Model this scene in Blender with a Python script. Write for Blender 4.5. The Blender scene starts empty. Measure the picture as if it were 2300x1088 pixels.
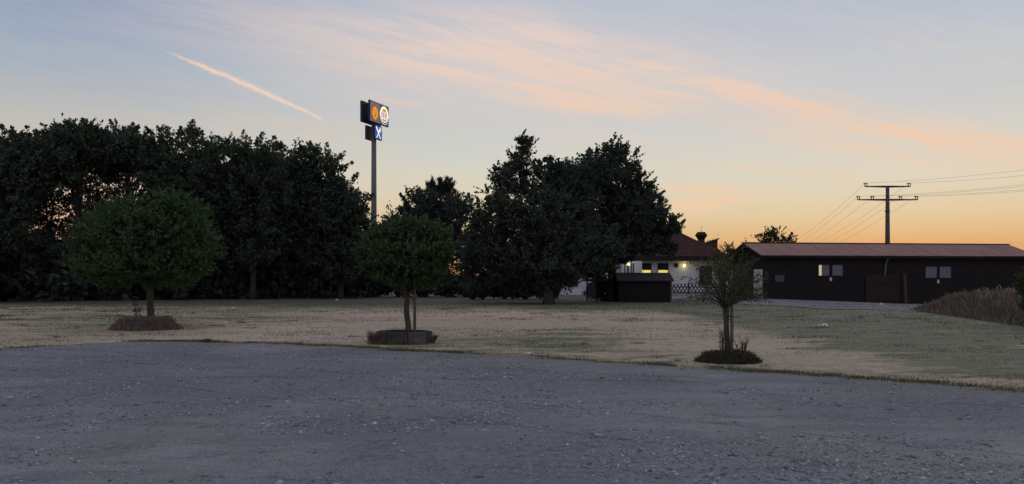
import bpy, bmesh, math, random
import numpy as np
from mathutils import Vector, Matrix

S = bpy.context.scene
C = S.collection
R = math.radians

# ------------------------------------------------------------------ camera
EYE, FPX, CX, HY = 1.8, 1667.0, 1150.0, 622.0
cam = bpy.data.cameras.new("camera")
cam.sensor_width = 36.0
cam.lens = 36.0 * FPX / 2300.0
cam.shift_y = (HY - 544.0) / 2300.0
cam.clip_start = 0.1
cam.clip_end = 6000.0
camo = bpy.data.objects.new("camera", cam)
C.objects.link(camo)
camo.location = (0, 0, EYE)
camo.rotation_euler = (R(90), 0, 0)
S.camera = camo

# ------------------------------------------------------------------ render / exposure
S.view_settings.view_transform = 'Standard'
S.view_settings.look = 'None'
S.view_settings.exposure = 0.0
S.view_settings.gamma = 1.0
S.view_settings.use_curve_mapping = False
S.render.engine = 'CYCLES'
S.cycles.max_bounces = 5
S.cycles.diffuse_bounces = 3
S.cycles.glossy_bounces = 2
S.cycles.transmission_bounces = 2
S.cycles.transparent_max_bounces = 4
S.cycles.use_adaptive_sampling = True
S.cycles.adaptive_threshold = 0.02

# ------------------------------------------------------------------ world
SUN_AZ = 27.0          # degrees to the right of +Y
SUN_EL = 1.0
W = bpy.data.worlds.new("World")
S.world = W
W.use_nodes = True
wt = W.node_tree
wt.nodes.clear()

class NT:
    """tiny expression helper over a node tree"""
    def __init__(self, t): self.t = t
    def n(self, typ, **kw):
        nd = self.t.nodes.new(typ)
        for k, v in kw.items(): setattr(nd, k, v)
        return nd
    def put(self, sock, v):
        if isinstance(v, bpy.types.NodeSocket): self.t.links.new(v, sock)
        elif v is not None:
            if hasattr(sock.default_value, '__len__') and not hasattr(v, '__len__'):
                sock.default_value = (v,) * len(sock.default_value)
            elif hasattr(v, '__len__') and len(v) == 3 and len(sock.default_value) == 4:
                sock.default_value = (*v, 1)
            else: sock.default_value = v
    def m(self, op, a, b=None, c=None, clamp=False):
        nd = self.n('ShaderNodeMath', operation=op, use_clamp=clamp)
        self.put(nd.inputs[0], a)
        if b is not None: self.put(nd.inputs[1], b)
        if c is not None: self.put(nd.inputs[2], c)
        return nd.outputs[0]
    def add(self, a, b): return self.m('ADD', a, b)
    def mul(self, a, b): return self.m('MULTIPLY', a, b)
    def sub(self, a, b): return self.m('SUBTRACT', a, b)
    def smooth(self, v, lo, hi, a=0.0, b=1.0):
        nd = self.n('ShaderNodeMapRange', interpolation_type='SMOOTHSTEP')
        self.put(nd.inputs[0], v); self.put(nd.inputs[1], lo); self.put(nd.inputs[2], hi)
        self.put(nd.inputs[3], a); self.put(nd.inputs[4], b)
        return nd.outputs[0]
    def mix(self, f, a, b, blend='MIX'):
        nd = self.n('ShaderNodeMix', data_type='RGBA', blend_type=blend)
        self.put(nd.inputs[0], f); self.put(nd.inputs[6], a); self.put(nd.inputs[7], b)
        return nd.outputs[2]
    def ramp(self, f, stops, interp='LINEAR'):
        nd = self.n('ShaderNodeValToRGB')
        cr = nd.color_ramp; cr.interpolation = interp
        while len(cr.elements) < len(stops): cr.elements.new(0.5)
        for e, (p, c) in zip(cr.elements, stops):
            e.position = p; e.color = (*c, 1) if hasattr(c, '__len__') else (c, c, c, 1)
        self.put(nd.inputs[0], f)
        return nd.outputs[0]
    def noise(self, vec, scale, detail=3, rough=0.5, dist=0.0, out=0):
        nd = self.n('ShaderNodeTexNoise')
        if vec is not None: self.put(nd.inputs['Vector'], vec)
        self.put(nd.inputs['Scale'], scale); self.put(nd.inputs['Detail'], detail)
        self.put(nd.inputs['Roughness'], rough); self.put(nd.inputs['Distortion'], dist)
        return nd.outputs[out]
    def voronoi(self, vec, scale, feature='F1', out='Distance', rnd=1.0):
        nd = self.n('ShaderNodeTexVoronoi', feature=feature)
        if vec is not None: self.put(nd.inputs['Vector'], vec)
        self.put(nd.inputs['Scale'], scale); self.put(nd.inputs['Randomness'], rnd)
        return nd.outputs[out]
    def comb(self, x, y, z=0.0):
        nd = self.n('ShaderNodeCombineXYZ')
        self.put(nd.inputs[0], x); self.put(nd.inputs[1], y); self.put(nd.inputs[2], z)
        return nd.outputs[0]
    def mapping(self, vec, scale=(1, 1, 1), rot=(0, 0, 0), loc=(0, 0, 0)):
        nd = self.n('ShaderNodeMapping')
        self.put(nd.inputs[0], vec); nd.inputs[1].default_value = loc
        nd.inputs[2].default_value = rot; nd.inputs[3].default_value = scale
        return nd.outputs[0]

def srgb(r, g, b):
    f = lambda c: (c / 255 / 12.92) if c / 255 <= 0.04045 else ((c / 255 + 0.055) / 1.055) ** 2.4
    return (f(r), f(g), f(b))

def build_world():
    g = NT(wt)
    tc = g.n('ShaderNodeTexCoord').outputs['Generated']
    sep = g.n('ShaderNodeSeparateXYZ'); g.put(sep.inputs[0], tc)
    x, y, z = sep.outputs
    hor = g.m('SQRT', g.add(g.mul(x, x), g.mul(y, y)))
    hor = g.m('MAXIMUM', hor, 1e-4)
    el = g.m('DIVIDE', g.m('ARCTAN2', z, hor), math.pi / 2)       # -1 .. 1 , 1 = zenith
    sx, sy = math.sin(R(SUN_AZ)), math.cos(R(SUN_AZ))
    ca = g.m('DIVIDE', g.add(g.mul(x, sx), g.mul(y, sy)), hor)    # cos of azimuth from the sunset
    # positions = elevation / 90
    a = lambda py: math.atan((622 - py) * 0.86 / 1667) / (math.pi / 2)
    zen = [(0.36, srgb(170, 182, 202)), (1.0, srgb(170, 180, 198))]
    sunset = g.ramp(el, [(0.0, srgb(216, 148, 100)), (a(548), srgb(219, 166, 112)), (a(520), srgb(220, 182, 130)), (a(480), srgb(219, 197, 154)),
                         (a(445), srgb(217, 204, 170)), (a(400), srgb(216, 210, 186)), (a(355), srgb(212, 211, 194)), (a(300), srgb(205, 208, 200)),
                         (a(220), srgb(195, 202, 204)), (a(110), srgb(192, 199, 206)), (a(0), srgb(182, 191, 205))] + zen)
    side = g.ramp(el, [(0.0, srgb(238, 165, 132)), (a(540), srgb(238, 172, 138)), (a(470), srgb(230, 186, 158)),
                       (a(400), srgb(218, 194, 174)), (a(320), srgb(200, 192, 183)), (a(250), srgb(186, 188, 186)), (a(195), srgb(176, 181, 188)),
                       (a(130), srgb(160, 175, 190)), (a(65), srgb(151, 167, 189)), (a(0), srgb(143, 160, 186))] + [(0.5, srgb(160, 174, 198)), (1.0, srgb(170, 180, 198))])
    away = g.ramp(el, [(0.0, srgb(150, 146, 160)), (0.06, srgb(170, 158, 170)), (0.14, srgb(178, 168, 180)),
                       (0.28, srgb(165, 171, 190)), (0.6, srgb(166, 177, 197)), (1.0, srgb(170, 180, 198))])
    col = g.mix(g.smooth(ca, 0.93, 0.50), sunset, side)
    col = g.mix(g.smooth(ca, 0.50, -0.25), col, away)
    # --- cirrus, in directions about the sunset quarter
    ys = g.m('MAXIMUM', y, 0.05)
    u = g.m('DIVIDE', x, ys); v = g.m('DIVIDE', z, ys)
    front = g.smooth(y, 0.15, 0.45)
    uv = g.comb(u, v)
    warp = g.noise(uv, 5.0, 3, 0.5, out=1)
    wv = g.n('ShaderNodeVectorMath', operation='SCALE'); g.put(wv.inputs[0], warp); wv.inputs[3].default_value = 0.03
    uvw = g.n('ShaderNodeVectorMath', operation='ADD'); g.put(uvw.inputs[0], uv); g.put(uvw.inputs[1], wv.outputs[0])
    uvw = uvw.outputs[0]
    st1 = g.noise(g.mapping(g.mapping(uvw, rot=(0, 0, R(13))), (1.8, 22, 1)), 1.6, 5, 0.55, 0.3)
    st2 = g.noise(g.mapping(g.mapping(uvw, rot=(0, 0, R(6))), (3.0, 34, 1), loc=(3, 7, 0)), 1.5, 4, 0.6, 0.2)
    st3 = g.noise(g.mapping(g.mapping(uvw, rot=(0, 0, R(17))), (5.0, 60, 1), loc=(1, 4, 0)), 2.2, 4, 0.65, 0.4)
    streak = g.smooth(g.add(g.add(g.mul(st1, 0.38), g.mul(st2, 0.27)), g.mul(st3, 0.35)), 0.42, 0.58)
    ws = g.n('ShaderNodeSeparateXYZ'); g.put(ws.inputs[0], uvw)
    wu, wvv = ws.outputs[0], ws.outputs[1]
    def blob(px, py, rx, ry, rot, s, soft=True):
        u0, v0 = (px - CX) / FPX + 0.015, (HY - py) / FPX + 0.015
        c, sn = math.cos(R(-rot)), math.sin(R(-rot))
        du, dv = g.sub(wu, u0), g.sub(wvv, v0)
        s1 = g.m('DIVIDE', g.add(g.mul(du, c), g.mul(dv, sn)), rx / FPX)
        s2 = g.m('DIVIDE', g.add(g.mul(du, -sn), g.mul(dv, c)), ry / FPX)
        q = g.add(g.mul(s1, s1), g.mul(s2, s2))
        return g.mul(g.m('EXPONENT', g.mul(q, -1.0)), s)
    blobs = [(1000, 110, 260, 75, 8, 0.55), (1180, 170, 330, 75, 8, 0.8), (1450, 185, 170, 42, 10, 1.0),
             (1530, 205, 90, 22, 2, 0.7), (1760, 235, 330, 40, 16, 0.75), (2060, 290, 420, 26, 11, 0.6), (2250, 335, 220, 34, 10, 0.6), (1950, 345, 330, 10, 9, 0.35),
             (1930, 320, 300, 16, 8, 0.5), (2320, 350, 140, 22, 12, 0.5),
             (1580, 458, 95, 18, -3, 1.3), (1575, 424, 100, 6, 2, 0.9), (1700, 430, 28, 2.0, 1, 0.6),
             (930, 232, 75, 6, 4, 0.6), (950, 175, 130, 8, 4, 0.45), (945, 95, 75, 12, 22, 0.5), (1010, 115, 90, 5, 23, 0.4),
             (650, 290, 260, 26, 4, 0.35), (1780, 325, 45, 10, 25, 0.5), (1260, 322, 40, 6, 10, 0.35),
             (600, 60, 220, 60, 10, 0.25), (1250, 80, 260, 40, 14, 0.45), (1330, 235, 220, 22, 6, 0.55), (820, 190, 160, 30, 6, 0.35), (1700, 215, 160, 14, 14, 0.45), (2000, 250, 200, 16, 14, 0.4), (1700, 380, 240, 8, 3, 0.35), (2150, 130, 260, 60, 15, 0.25)]
    tot = None
    for b in blobs:
        o = blob(*b); tot = o if tot is None else g.add(tot, o)
    dens = g.mul(g.m('MINIMUM', tot, 1.0), g.add(g.mul(streak, 0.70), 0.30))
    base = g.mul(streak, 0.12)
    dens = g.mul(g.add(dens, base), front)
    # cloud sheet elsewhere, as seen in perspective on a plane overhead
    zc = g.m('MAXIMUM', z, 0.06)
    plane = g.comb(g.m('DIVIDE', x, zc), g.m('DIVIDE', y, zc))
    cs = g.smooth(g.noise(g.mapping(plane, (0.5, 1.6, 1), (0, 0, R(30))), 1.0, 5, 0.6, 0.4), 0.45, 0.72)
    rest = g.mul(g.mul(cs, 0.3), g.sub(1.0, front))
    dens = g.m('ADD', dens, rest, clamp=True)
    above = g.smooth(z, 0.0, 0.05)
    dens = g.mul(dens, above)
    warm = g.mix(g.smooth(ca, -0.2, 0.9), srgb(178, 160, 172), srgb(236, 211, 200))
    warm = g.mix(g.smooth(z, 0.36, 0.14), warm, g.mix(g.smooth(ca, -0.2, 0.9), srgb(178, 160, 172), srgb(240, 202, 170)))
    veil = g.add(blob(1450, 230, 900, 150, 8, 0.34), blob(1050, 110, 520, 110, 4, 0.30))
    veil = g.mul(g.mul(veil, front), g.add(0.65, g.mul(st1, 0.6)))
    col = g.mix(g.m('MINIMUM', veil, 0.6), col, srgb(222, 209, 202))
    col = g.mix(g.mul(dens, 0.76), col, warm)
    # --- condensation trail
    ax, ay, bx, by = 362, 112, 728, 270
    L = math.hypot(bx - ax, by - ay) / FPX
    du, dv = g.sub(u, (ax - CX) / FPX), g.sub(v, (HY - ay) / FPX)
    tx, ty = (bx - ax) / FPX / L, -(by - ay) / FPX / L
    s = g.m('DIVIDE', g.add(g.mul(du, tx), g.mul(dv, ty)), L)
    bow = g.mul(g.sub(g.mul(s, s), s), 0.010)
    t = g.add(g.add(g.mul(du, -ty), g.mul(dv, tx)), bow)
    t = g.add(t, g.add(g.mul(g.sub(g.noise(uv, 45, 2), 0.5), 0.0045), g.mul(g.sub(g.noise(uv, 170, 2), 0.5), 0.003)))
    wd = g.add(0.0012, g.mul(g.m('SINE', g.mul(g.m('MINIMUM', g.m('MAXIMUM', s, 0.0), 1.0), math.pi)), 0.0020))
    q = g.m('DIVIDE', t, wd)
    tr = g.m('EXPONENT', g.mul(g.mul(q, q), -1.0))
    tr = g.mul(tr, g.mul(g.smooth(s, -0.05, 0.25), g.smooth(s, 1.01, 0.97)))
    tr = g.mul(g.mul(tr, front), g.add(0.25, g.mul(g.noise(uv, 90, 4, 0.7), 1.1)))
    col = g.mix(g.m('MINIMUM', g.mul(tr, 0.95), 1.0), col, srgb(250, 214, 188))
    # below the horizon
    col = g.mix(g.smooth(z, 0.0, -0.02), col, (0.05, 0.05, 0.055))
    sky = g.n('ShaderNodeTexSky', sky_type='NISHITA')
    sky.sun_disc = False
    sky.sun_elevation = R(SUN_EL); sky.sun_rotation = R(SUN_AZ)
    sky.air_density = 1.2; sky.dust_density = 2.0
    b1 = g.n('ShaderNodeBackground'); g.put(b1.inputs[0], col); b1.inputs[1].default_value = 0.99
    b2 = g.n('ShaderNodeBackground'); g.put(b2.inputs[0], sky.outputs[0]); b2.inputs[1].default_value = 0.006
    ad = g.n('ShaderNodeAddShader')
    wt.links.new(b1.outputs[0], ad.inputs[0]); wt.links.new(b2.outputs[0], ad.inputs[1])
    o = g.n('ShaderNodeOutputWorld'); wt.links.new(ad.outputs[0], o.inputs[0])
build_world()

# the sun is down behind the buildings: what is left of it is faint and broad
sun = bpy.data.lights.new("sun", 'SUN')
sun.energy = 0.06; sun.angle = R(12); sun.color = (1.0, 0.72, 0.5)
suno = bpy.data.objects.new("sun", sun); C.objects.link(suno)
dv = Vector((math.sin(R(SUN_AZ)) * math.cos(R(SUN_EL)), math.cos(R(SUN_AZ)) * math.cos(R(SUN_EL)), math.sin(R(SUN_EL))))
suno.rotation_euler = (-dv).to_track_quat('-Z', 'Y').to_euler()
suno.location = (20, 40, 30)

# ------------------------------------------------------------------ helpers
rng = np.random.default_rng(7)
random.seed(7)

def sstep(v, a, b):
    t = np.clip((np.asarray(v, float) - a) / (b - a), 0, 1)
    return t * t * (3 - 2 * t)

def _hash(ix, iy, seed):
    h = (ix.astype(np.int64) * 374761393 + iy.astype(np.int64) * 668265263 + seed * 1442695041) & 0xffffffff
    h = ((h ^ (h >> 13)) * 1274126177) & 0xffffffff
    h = (h ^ (h >> 16)) & 0xffffffff
    return h / 4294967295.0

def vnoise(x, y, seed=0):
    x = np.asarray(x, float); y = np.asarray(y, float)
    ix, iy = np.floor(x), np.floor(y)
    fx, fy = x - ix, y - iy
    fx = fx * fx * (3 - 2 * fx); fy = fy * fy * (3 - 2 * fy)
    a = _hash(ix, iy, seed); b = _hash(ix + 1, iy, seed); c = _hash(ix, iy + 1, seed); d = _hash(ix + 1, iy + 1, seed)
    return (a * (1 - fx) + b * fx) * (1 - fy) + (c * (1 - fx) + d * fx) * fy

def fbm(x, y, seed=0, oct=4):
    s, a, t = 0, 0.5, 0
    for i in range(oct):
        s = s + a * vnoise(x * 2 ** i, y * 2 ** i, seed + i * 17); t += a; a *= 0.5
    return s / t

def H(x, y):
    """height of the ground"""
    x = np.asarray(x, float); y = np.asarray(y, float)
    b = 0.22 - 0.85 * np.clip((x - 17.0) / 24.0, 0, 1)
    h = b * sstep(y, 24, 50) * sstep(x, 11, 18)
    h = h + 0.10 * (fbm(x / 7, y / 7, 3, 2) - 0.5) * sstep(y, 18, 30)
    return h

def Hs(x, y): return float(H(x, y))
def X(px, Y): return (px - CX) / FPX * Y
def Z(py, Y): return EYE + (HY - py) / FPX * Y

def tag(o, label=None, cat=None, group=None, kind=None):
    if label: o['label'] = label
    if cat: o['category'] = cat
    if group: o['group'] = group
    if kind: o['kind'] = kind
    return o

def empty(name, loc, rz=0.0):
    o = bpy.data.objects.new(name, None); C.objects.link(o)
    o.location = loc; o.rotation_euler = (0, 0, rz); o.empty_display_size = 0.2
    return o

def link(name, me, mat, parent=None, smooth=False):
    o = bpy.data.objects.new(name, me); C.objects.link(o)
    if mat is not None and not me.materials:
        for mm in (mat if isinstance(mat, (list, tuple)) else [mat]): me.materials.append(mm)
    if smooth: me.polygons.foreach_set('use_smooth', [True] * len(me.polygons))
    if parent is not None: o.parent = parent
    return o

def np_mesh(name, verts, faces):
    """verts (N,3), faces (M,k) arrays of one size"""
    me = bpy.data.meshes.new(name)
    verts = np.ascontiguousarray(verts, np.float32); faces = np.ascontiguousarray(faces, np.int32)
    k = faces.shape[1]
    me.vertices.add(len(verts)); me.vertices.foreach_set('co', verts.ravel())
    me.loops.add(faces.size); me.loops.foreach_set('vertex_index', faces.ravel())
    me.polygons.add(len(faces))
    me.polygons.foreach_set('loop_start', np.arange(0, faces.size, k, dtype=np.int32))
    me.polygons.foreach_set('loop_total', np.full(len(faces), k, np.int32))
    me.update(calc_edges=True)
    return me

class MB:
    """collects solids into one mesh"""
    def __init__(s): s.v = []; s.f = []
    def quad(s, pts):
        n = len(s.v); s.v += [tuple(p) for p in pts]; s.f.append(tuple(range(n, n + len(pts)))); return s
    def box(s, c, d, rz=0.0, rot=None):
        n = len(s.v)
        M = rot if rot is not None else Matrix.Rotation(rz, 3, 'Z')
        for sx in (-.5, .5):
            for sy in (-.5, .5):
                for sz in (-.5, .5):
                    p = M @ Vector((sx * d[0], sy * d[1], sz * d[2]))
                    s.v.append((p.x + c[0], p.y + c[1], p.z + c[2]))
        for q in ((0, 1, 3, 2), (4, 6, 7, 5), (0, 4, 5, 1), (2, 3, 7, 6), (0, 2, 6, 4), (1, 5, 7, 3)):
            s.f.append(tuple(n + i for i in q))
        return s
    def bar(s, a, b, w, h):
        a, b = Vector(a), Vector(b); d = (b - a)
        q = d.to_track_quat('X', 'Z').to_matrix()
        return s.box((a + b) / 2, (d.length, w, h), rot=q)
    def tube(s, pts, rad, sides=6, cap=True):
        pts = [Vector(p) for p in pts]
        if not hasattr(rad, '__len__'): rad = [rad] * len(pts)
        n0 = len(s.v); prev = None
        for i, p in enumerate(pts):
            d = (pts[min(i + 1, len(pts) - 1)] - pts[max(i - 1, 0)]).normalized()
            ref = prev if prev is not None else (Vector((1, 0, 0)) if abs(d.x) < .8 else Vector((0, 1, 0)))
            a = (ref - d * ref.dot(d)).normalized(); b = d.cross(a); prev = a
            for k in range(sides):
                t = 2 * math.pi * k / sides
                s.v.append(tuple(p + (a * math.cos(t) + b * math.sin(t)) * rad[i]))
        for i in range(len(pts) - 1):
            for k in range(sides):
                a0 = n0 + i * sides + k; a1 = n0 + i * sides + (k + 1) % sides
                s.f.append((a0, a1, a1 + sides, a0 + sides))
        if cap:
            s.f.append(tuple(n0 + k for k in reversed(range(sides))))
            e = n0 + (len(pts) - 1) * sides
            s.f.append(tuple(e + k for k in range(sides)))
        return s
    def mesh(s, name):
        me = bpy.data.meshes.new(name); me.from_pydata(s.v, [], s.f); me.update(); return me
    def build(s, name, mat, parent=None, smooth=False): return link(name, s.mesh(name), mat, parent, smooth)

def rock_mesh(name, n, r, flat=0.6, seed=0, jit=0.3):
    bm = bmesh.new(); bmesh.ops.create_icosphere(bm, subdivisions=n, radius=r)
    rr = random.Random(seed)
    for v in bm.verts:
        v.co *= 1 + jit * (rr.random() - .5) * 2; v.co.z *= flat
    me = bpy.data.meshes.new(name); bm.to_mesh(me); bm.free(); return me

# ------------------------------------------------------------------ materials
def mat(name, fn, rough=0.8):
    m = bpy.data.materials.new(name); m.use_nodes = True
    t = m.node_tree; t.nodes.clear(); g = NT(t)
    p = g.n('ShaderNodeBsdfPrincipled'); o = g.n('ShaderNodeOutputMaterial')
    p.inputs['Roughness'].default_value = rough
    p.inputs['Specular IOR Level'].default_value = 0.25
    t.links.new(p.outputs[0], o.inputs[0])
    fn(g, p, o)
    return m

def bump(g, p, h, strength, dist):
    b = g.n('ShaderNodeBump'); b.inputs['Strength'].default_value = strength; b.inputs['Distance'].default_value = dist
    g.put(b.inputs['Height'], h); g.put(p.inputs['Normal'], b.outputs[0])

def plain(name, col, rough=0.7, var=0.25, scale=3.0, bmp=0.0, metallic=0.0):
    def fn(g, p, o):
        tc = g.n('ShaderNodeTexCoord').outputs['Object']
        n = g.noise(tc, scale, 5, 0.6)
        k = g.smooth(n, 0.3, 0.7, 1 - var, 1 + var)
        vm = g.n('ShaderNodeVectorMath', operation='SCALE'); vm.inputs[0].default_value = col; g.put(vm.inputs[3], k)
        g.put(p.inputs['Base Color'], vm.outputs[0])
        p.inputs['Metallic'].default_value = metallic
        if bmp: bump(g, p, g.noise(tc, scale * 12, 3, 0.6), bmp, 0.02)
    return mat(name, fn, rough)

def leafmat(name, c1, c2, trans=0.25, patch=0.5):
    def fn(g, p, o):
        rnd = g.n('ShaderNodeNewGeometry').outputs['Random Per Island']
        pos = g.n('ShaderNodeTexCoord').outputs['Object']
        n = g.smooth(g.noise(pos, patch, 3, 0.6), 0.35, 0.65)
        f = g.add(g.mul(rnd, 0.6), g.mul(n, 0.4))
        col = g.mix(f, c1, c2)
        g.put(p.inputs['Base Color'], col)
        tr = g.n('ShaderNodeBsdfTranslucent'); g.put(tr.inputs[0], g.mix(0.5, col, (0.10, 0.13, 0.03)))
        mx = g.n('ShaderNodeMixShader'); mx.inputs[0].default_value = trans
        g.t.links.new(p.outputs[0], mx.inputs[1]); g.t.links.new(tr.outputs[0], mx.inputs[2])
        g.t.links.new(mx.outputs[0], o.inputs[0])
    return mat(name, fn, 0.65)

def emis(name, col, strength, base=None):
    def fn(g, p, o):
        p.inputs['Base Color'].default_value = (*(base or col), 1)
        p.inputs['Emission Color'].default_value = (*col, 1)
        p.inputs['Emission Strength'].default_value = strength
    return mat(name, fn, 0.4)

def m_gravel(g, p, o):
    pos = g.n('ShaderNodeNewGeometry').outputs['Position']
    big = g.noise(pos, 0.22, 4, 0.55, 0.4)
    mid = g.noise(g.mapping(pos, (0.6, 1.5, 1), (0, 0, R(-8)), (5, 2, 0)), 0.8, 5, 0.6)
    fine = g.noise(pos, 9.0, 6, 0.75)
    grit = g.noise(pos, 42.0, 4, 0.75)
    stone = g.voronoi(pos, 34, 'F1', 'Color')
    sd = g.voronoi(pos, 34)
    sv = g.n('ShaderNodeSeparateXYZ'); g.put(sv.inputs[0], stone)
    loose = g.smooth(g.add(g.mul(big, 0.5), g.mul(mid, 0.5)), 0.44, 0.56)
    dust = g.mix(g.smooth(mid, 0.38, 0.62), (0.178, 0.173, 0.176), (0.325, 0.298, 0.285))
    brown = g.smooth(g.noise(pos, 0.42, 4, 0.55, 0.3), 0.50, 0.66)
    dust = g.mix(g.mul(brown, 0.75), dust, (0.245, 0.215, 0.20))
    dark = g.mix(g.smooth(fine, 0.3, 0.7), (0.088, 0.091, 0.098), (0.25, 0.247, 0.252))
    col = g.mix(g.mul(loose, 0.85), dust, dark)
    bright = g.smooth(sv.outputs[0], 0.70, 0.97)
    col = g.mix(g.mul(g.mul(bright, g.smooth(sd, 0.42, 0.2)), g.add(0.25, g.mul(loose, 0.5))), col, (0.46, 0.46, 0.48))
    col = g.mix(g.mul(g.smooth(grit, 0.50, 0.64), 0.48), col, (0.062, 0.065, 0.076))
    col = g.mix(g.mul(g.smooth(grit, 0.47, 0.36), 0.45), col, (0.36, 0.36, 0.385))
    col = g.mix(g.mul(g.smooth(fine, 0.55, 0.75), 0.3), col, (0.28, 0.275, 0.28))
    # worn wheel lines that run across the lot
    ps = g.n('ShaderNodeSeparateXYZ'); g.put(ps.inputs[0], pos)
    wob = g.mul(g.sub(g.noise(pos, 0.35, 2), 0.5), 0.5)
    for (sl, c0, w_, k_) in ((-0.36, 12.6, 0.09, 0.85), (-0.36, 14.3, 0.12, 0.6), (-0.05, 12.9, 0.2, 0.5), (-0.62, 10.6, 0.12, 0.5), (-0.58, 8.9, 0.12, 0.5), (-0.10, 15.4, 0.12, 0.5)):
        d = g.m('ABSOLUTE', g.sub(g.add(ps.outputs[1], wob), g.add(g.mul(ps.outputs[0], sl), c0)))
        col = g.mix(g.mul(g.mul(g.smooth(d, w_, 0.0), g.smooth(mid, 0.34, 0.58)), k_ * 0.75), col, (0.07, 0.072, 0.085))
    edge = g.n('ShaderNodeAttribute'); edge.attribute_name = 'edge'
    e = g.smooth(g.add(edge.outputs['Fac'], g.add(g.mul(g.sub(fine, 0.5), 0.9), g.mul(g.sub(mid, 0.5), 1.6))), 0.50, 0.95)
    col = g.mix(g.mul(e, 0.8), col, g.mix(fine, (0.13, 0.11, 0.08), (0.32, 0.26, 0.20)))
    g.put(p.inputs['Base Color'], col)
    hgt = g.add(g.mul(fine, 0.5), g.add(g.mul(g.mul(sd, -1.0), g.add(0.15, loose)), g.mul(grit, 0.3)))
    bump(g, p, hgt, 0.75, 0.03)

def m_lawn(g, p, o):
    pos = g.n('ShaderNodeNewGeometry').outputs['Position']
    big = g.noise(g.mapping(pos, (0.55, 1.2, 1)), 0.16, 4, 0.55, 0.5)
    mid = g.noise(g.mapping(pos, (0.38, 1.3, 1), (0, 0, 0), (9, 3, 0)), 0.6, 5, 0.62, 0.3)
    strk = g.noise(g.mapping(pos, (0.5, 2.2, 1), (0, 0, R(4)), (2, 8, 0)), 1.1, 5, 0.65, 0.4)
    fine = g.noise(g.mapping(pos, (0.7, 1.0, 1)), 5.0, 6, 0.72)
    grit = g.noise(pos, 40.0, 3, 0.7)
    ps = g.n('ShaderNodeSeparateXYZ'); g.put(ps.inputs[0], pos)
    x, y = ps.outputs[0], ps.outputs[1]
    def spot(cx, cy, rx, ry):
        a = g.m('DIVIDE', g.sub(x, cx), rx); b = g.m('DIVIDE', g.sub(y, cy), ry)
        return g.m('EXPONENT', g.mul(g.add(g.mul(a, a), g.mul(b, b)), -1.0))
    tan = g.mix(g.smooth(fine, 0.3, 0.7), (0.36, 0.27, 0.18), (0.56, 0.435, 0.30))
    worn = g.add(spot(-7, 24, 6.5, 4.5), g.add(spot(-3, 36, 9, 6), g.mul(spot(5.5, 22, 2.6, 7), 0.7)))
    pink = g.mix(g.smooth(fine, 0.3, 0.7), (0.50, 0.345, 0.265), (0.66, 0.475, 0.37))
    col = g.mix(g.m('MULTIPLY', worn, g.smooth(big, 0.35, 0.6), clamp=True), tan, pink)
    olive = g.mix(g.smooth(fine, 0.3, 0.7), (0.12, 0.123, 0.072), (0.25, 0.235, 0.15))
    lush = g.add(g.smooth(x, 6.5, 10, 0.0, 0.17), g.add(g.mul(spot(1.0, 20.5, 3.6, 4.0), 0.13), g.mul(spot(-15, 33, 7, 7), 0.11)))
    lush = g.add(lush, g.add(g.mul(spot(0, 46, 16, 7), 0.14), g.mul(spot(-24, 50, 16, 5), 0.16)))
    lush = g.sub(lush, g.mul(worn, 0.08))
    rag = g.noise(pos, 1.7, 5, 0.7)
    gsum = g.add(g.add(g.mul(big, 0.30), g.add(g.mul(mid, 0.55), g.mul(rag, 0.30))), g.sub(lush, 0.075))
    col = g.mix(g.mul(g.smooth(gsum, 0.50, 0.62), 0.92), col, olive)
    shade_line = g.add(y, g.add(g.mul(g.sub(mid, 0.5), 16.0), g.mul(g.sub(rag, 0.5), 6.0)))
    mossy_shade = g.mul(g.smooth(shade_line, 41, 50), g.smooth(x, 17, 12))  # tree shade painted into the lawn colour, along with mossy undergrowth
    mossy_shade = g.m('MAXIMUM', mossy_shade, g.mul(spot(3.5, 48.5, 7.5, 5.0), g.smooth(rag, 0.3, 0.6)))  # painted shade and leaf litter under the great tree
    col = g.mix(g.mul(mossy_shade, 0.88), col, g.mix(fine, (0.045, 0.05, 0.035), (0.12, 0.115, 0.08)))
    dk = g.mul(g.smooth(strk, 0.54, 0.66), g.smooth(gsum, 0.38, 0.58))
    col = g.mix(g.mul(dk, 0.75), col, (0.065, 0.066, 0.045))
    col = g.mix(g.mul(g.smooth(strk, 0.44, 0.36), 0.35), col, (0.46, 0.42, 0.34))
    col = g.mix(g.mul(g.smooth(grit, 0.5, 0.75), 0.25), col, (0.08, 0.068, 0.05))
    g.put(p.inputs['Base Color'], col)
    bump(g, p, g.add(fine, g.mul(grit, 0.5)), 0.6, 0.05)

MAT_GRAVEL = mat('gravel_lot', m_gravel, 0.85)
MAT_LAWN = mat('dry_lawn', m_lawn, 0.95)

def m_stone(g, p, o):
    rnd = g.n('ShaderNodeNewGeometry').outputs['Random Per Island']
    g.put(p.inputs['Base Color'], g.ramp(rnd, [(0, (0.10, 0.10, 0.112)), (0.35, (0.22, 0.22, 0.235)), (0.7, (0.34, 0.34, 0.35)), (0.9, (0.46, 0.46, 0.47)), (1, (0.6, 0.59, 0.57))]))
MAT_STONE = mat('crushed_stone', m_stone, 0.7)

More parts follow.
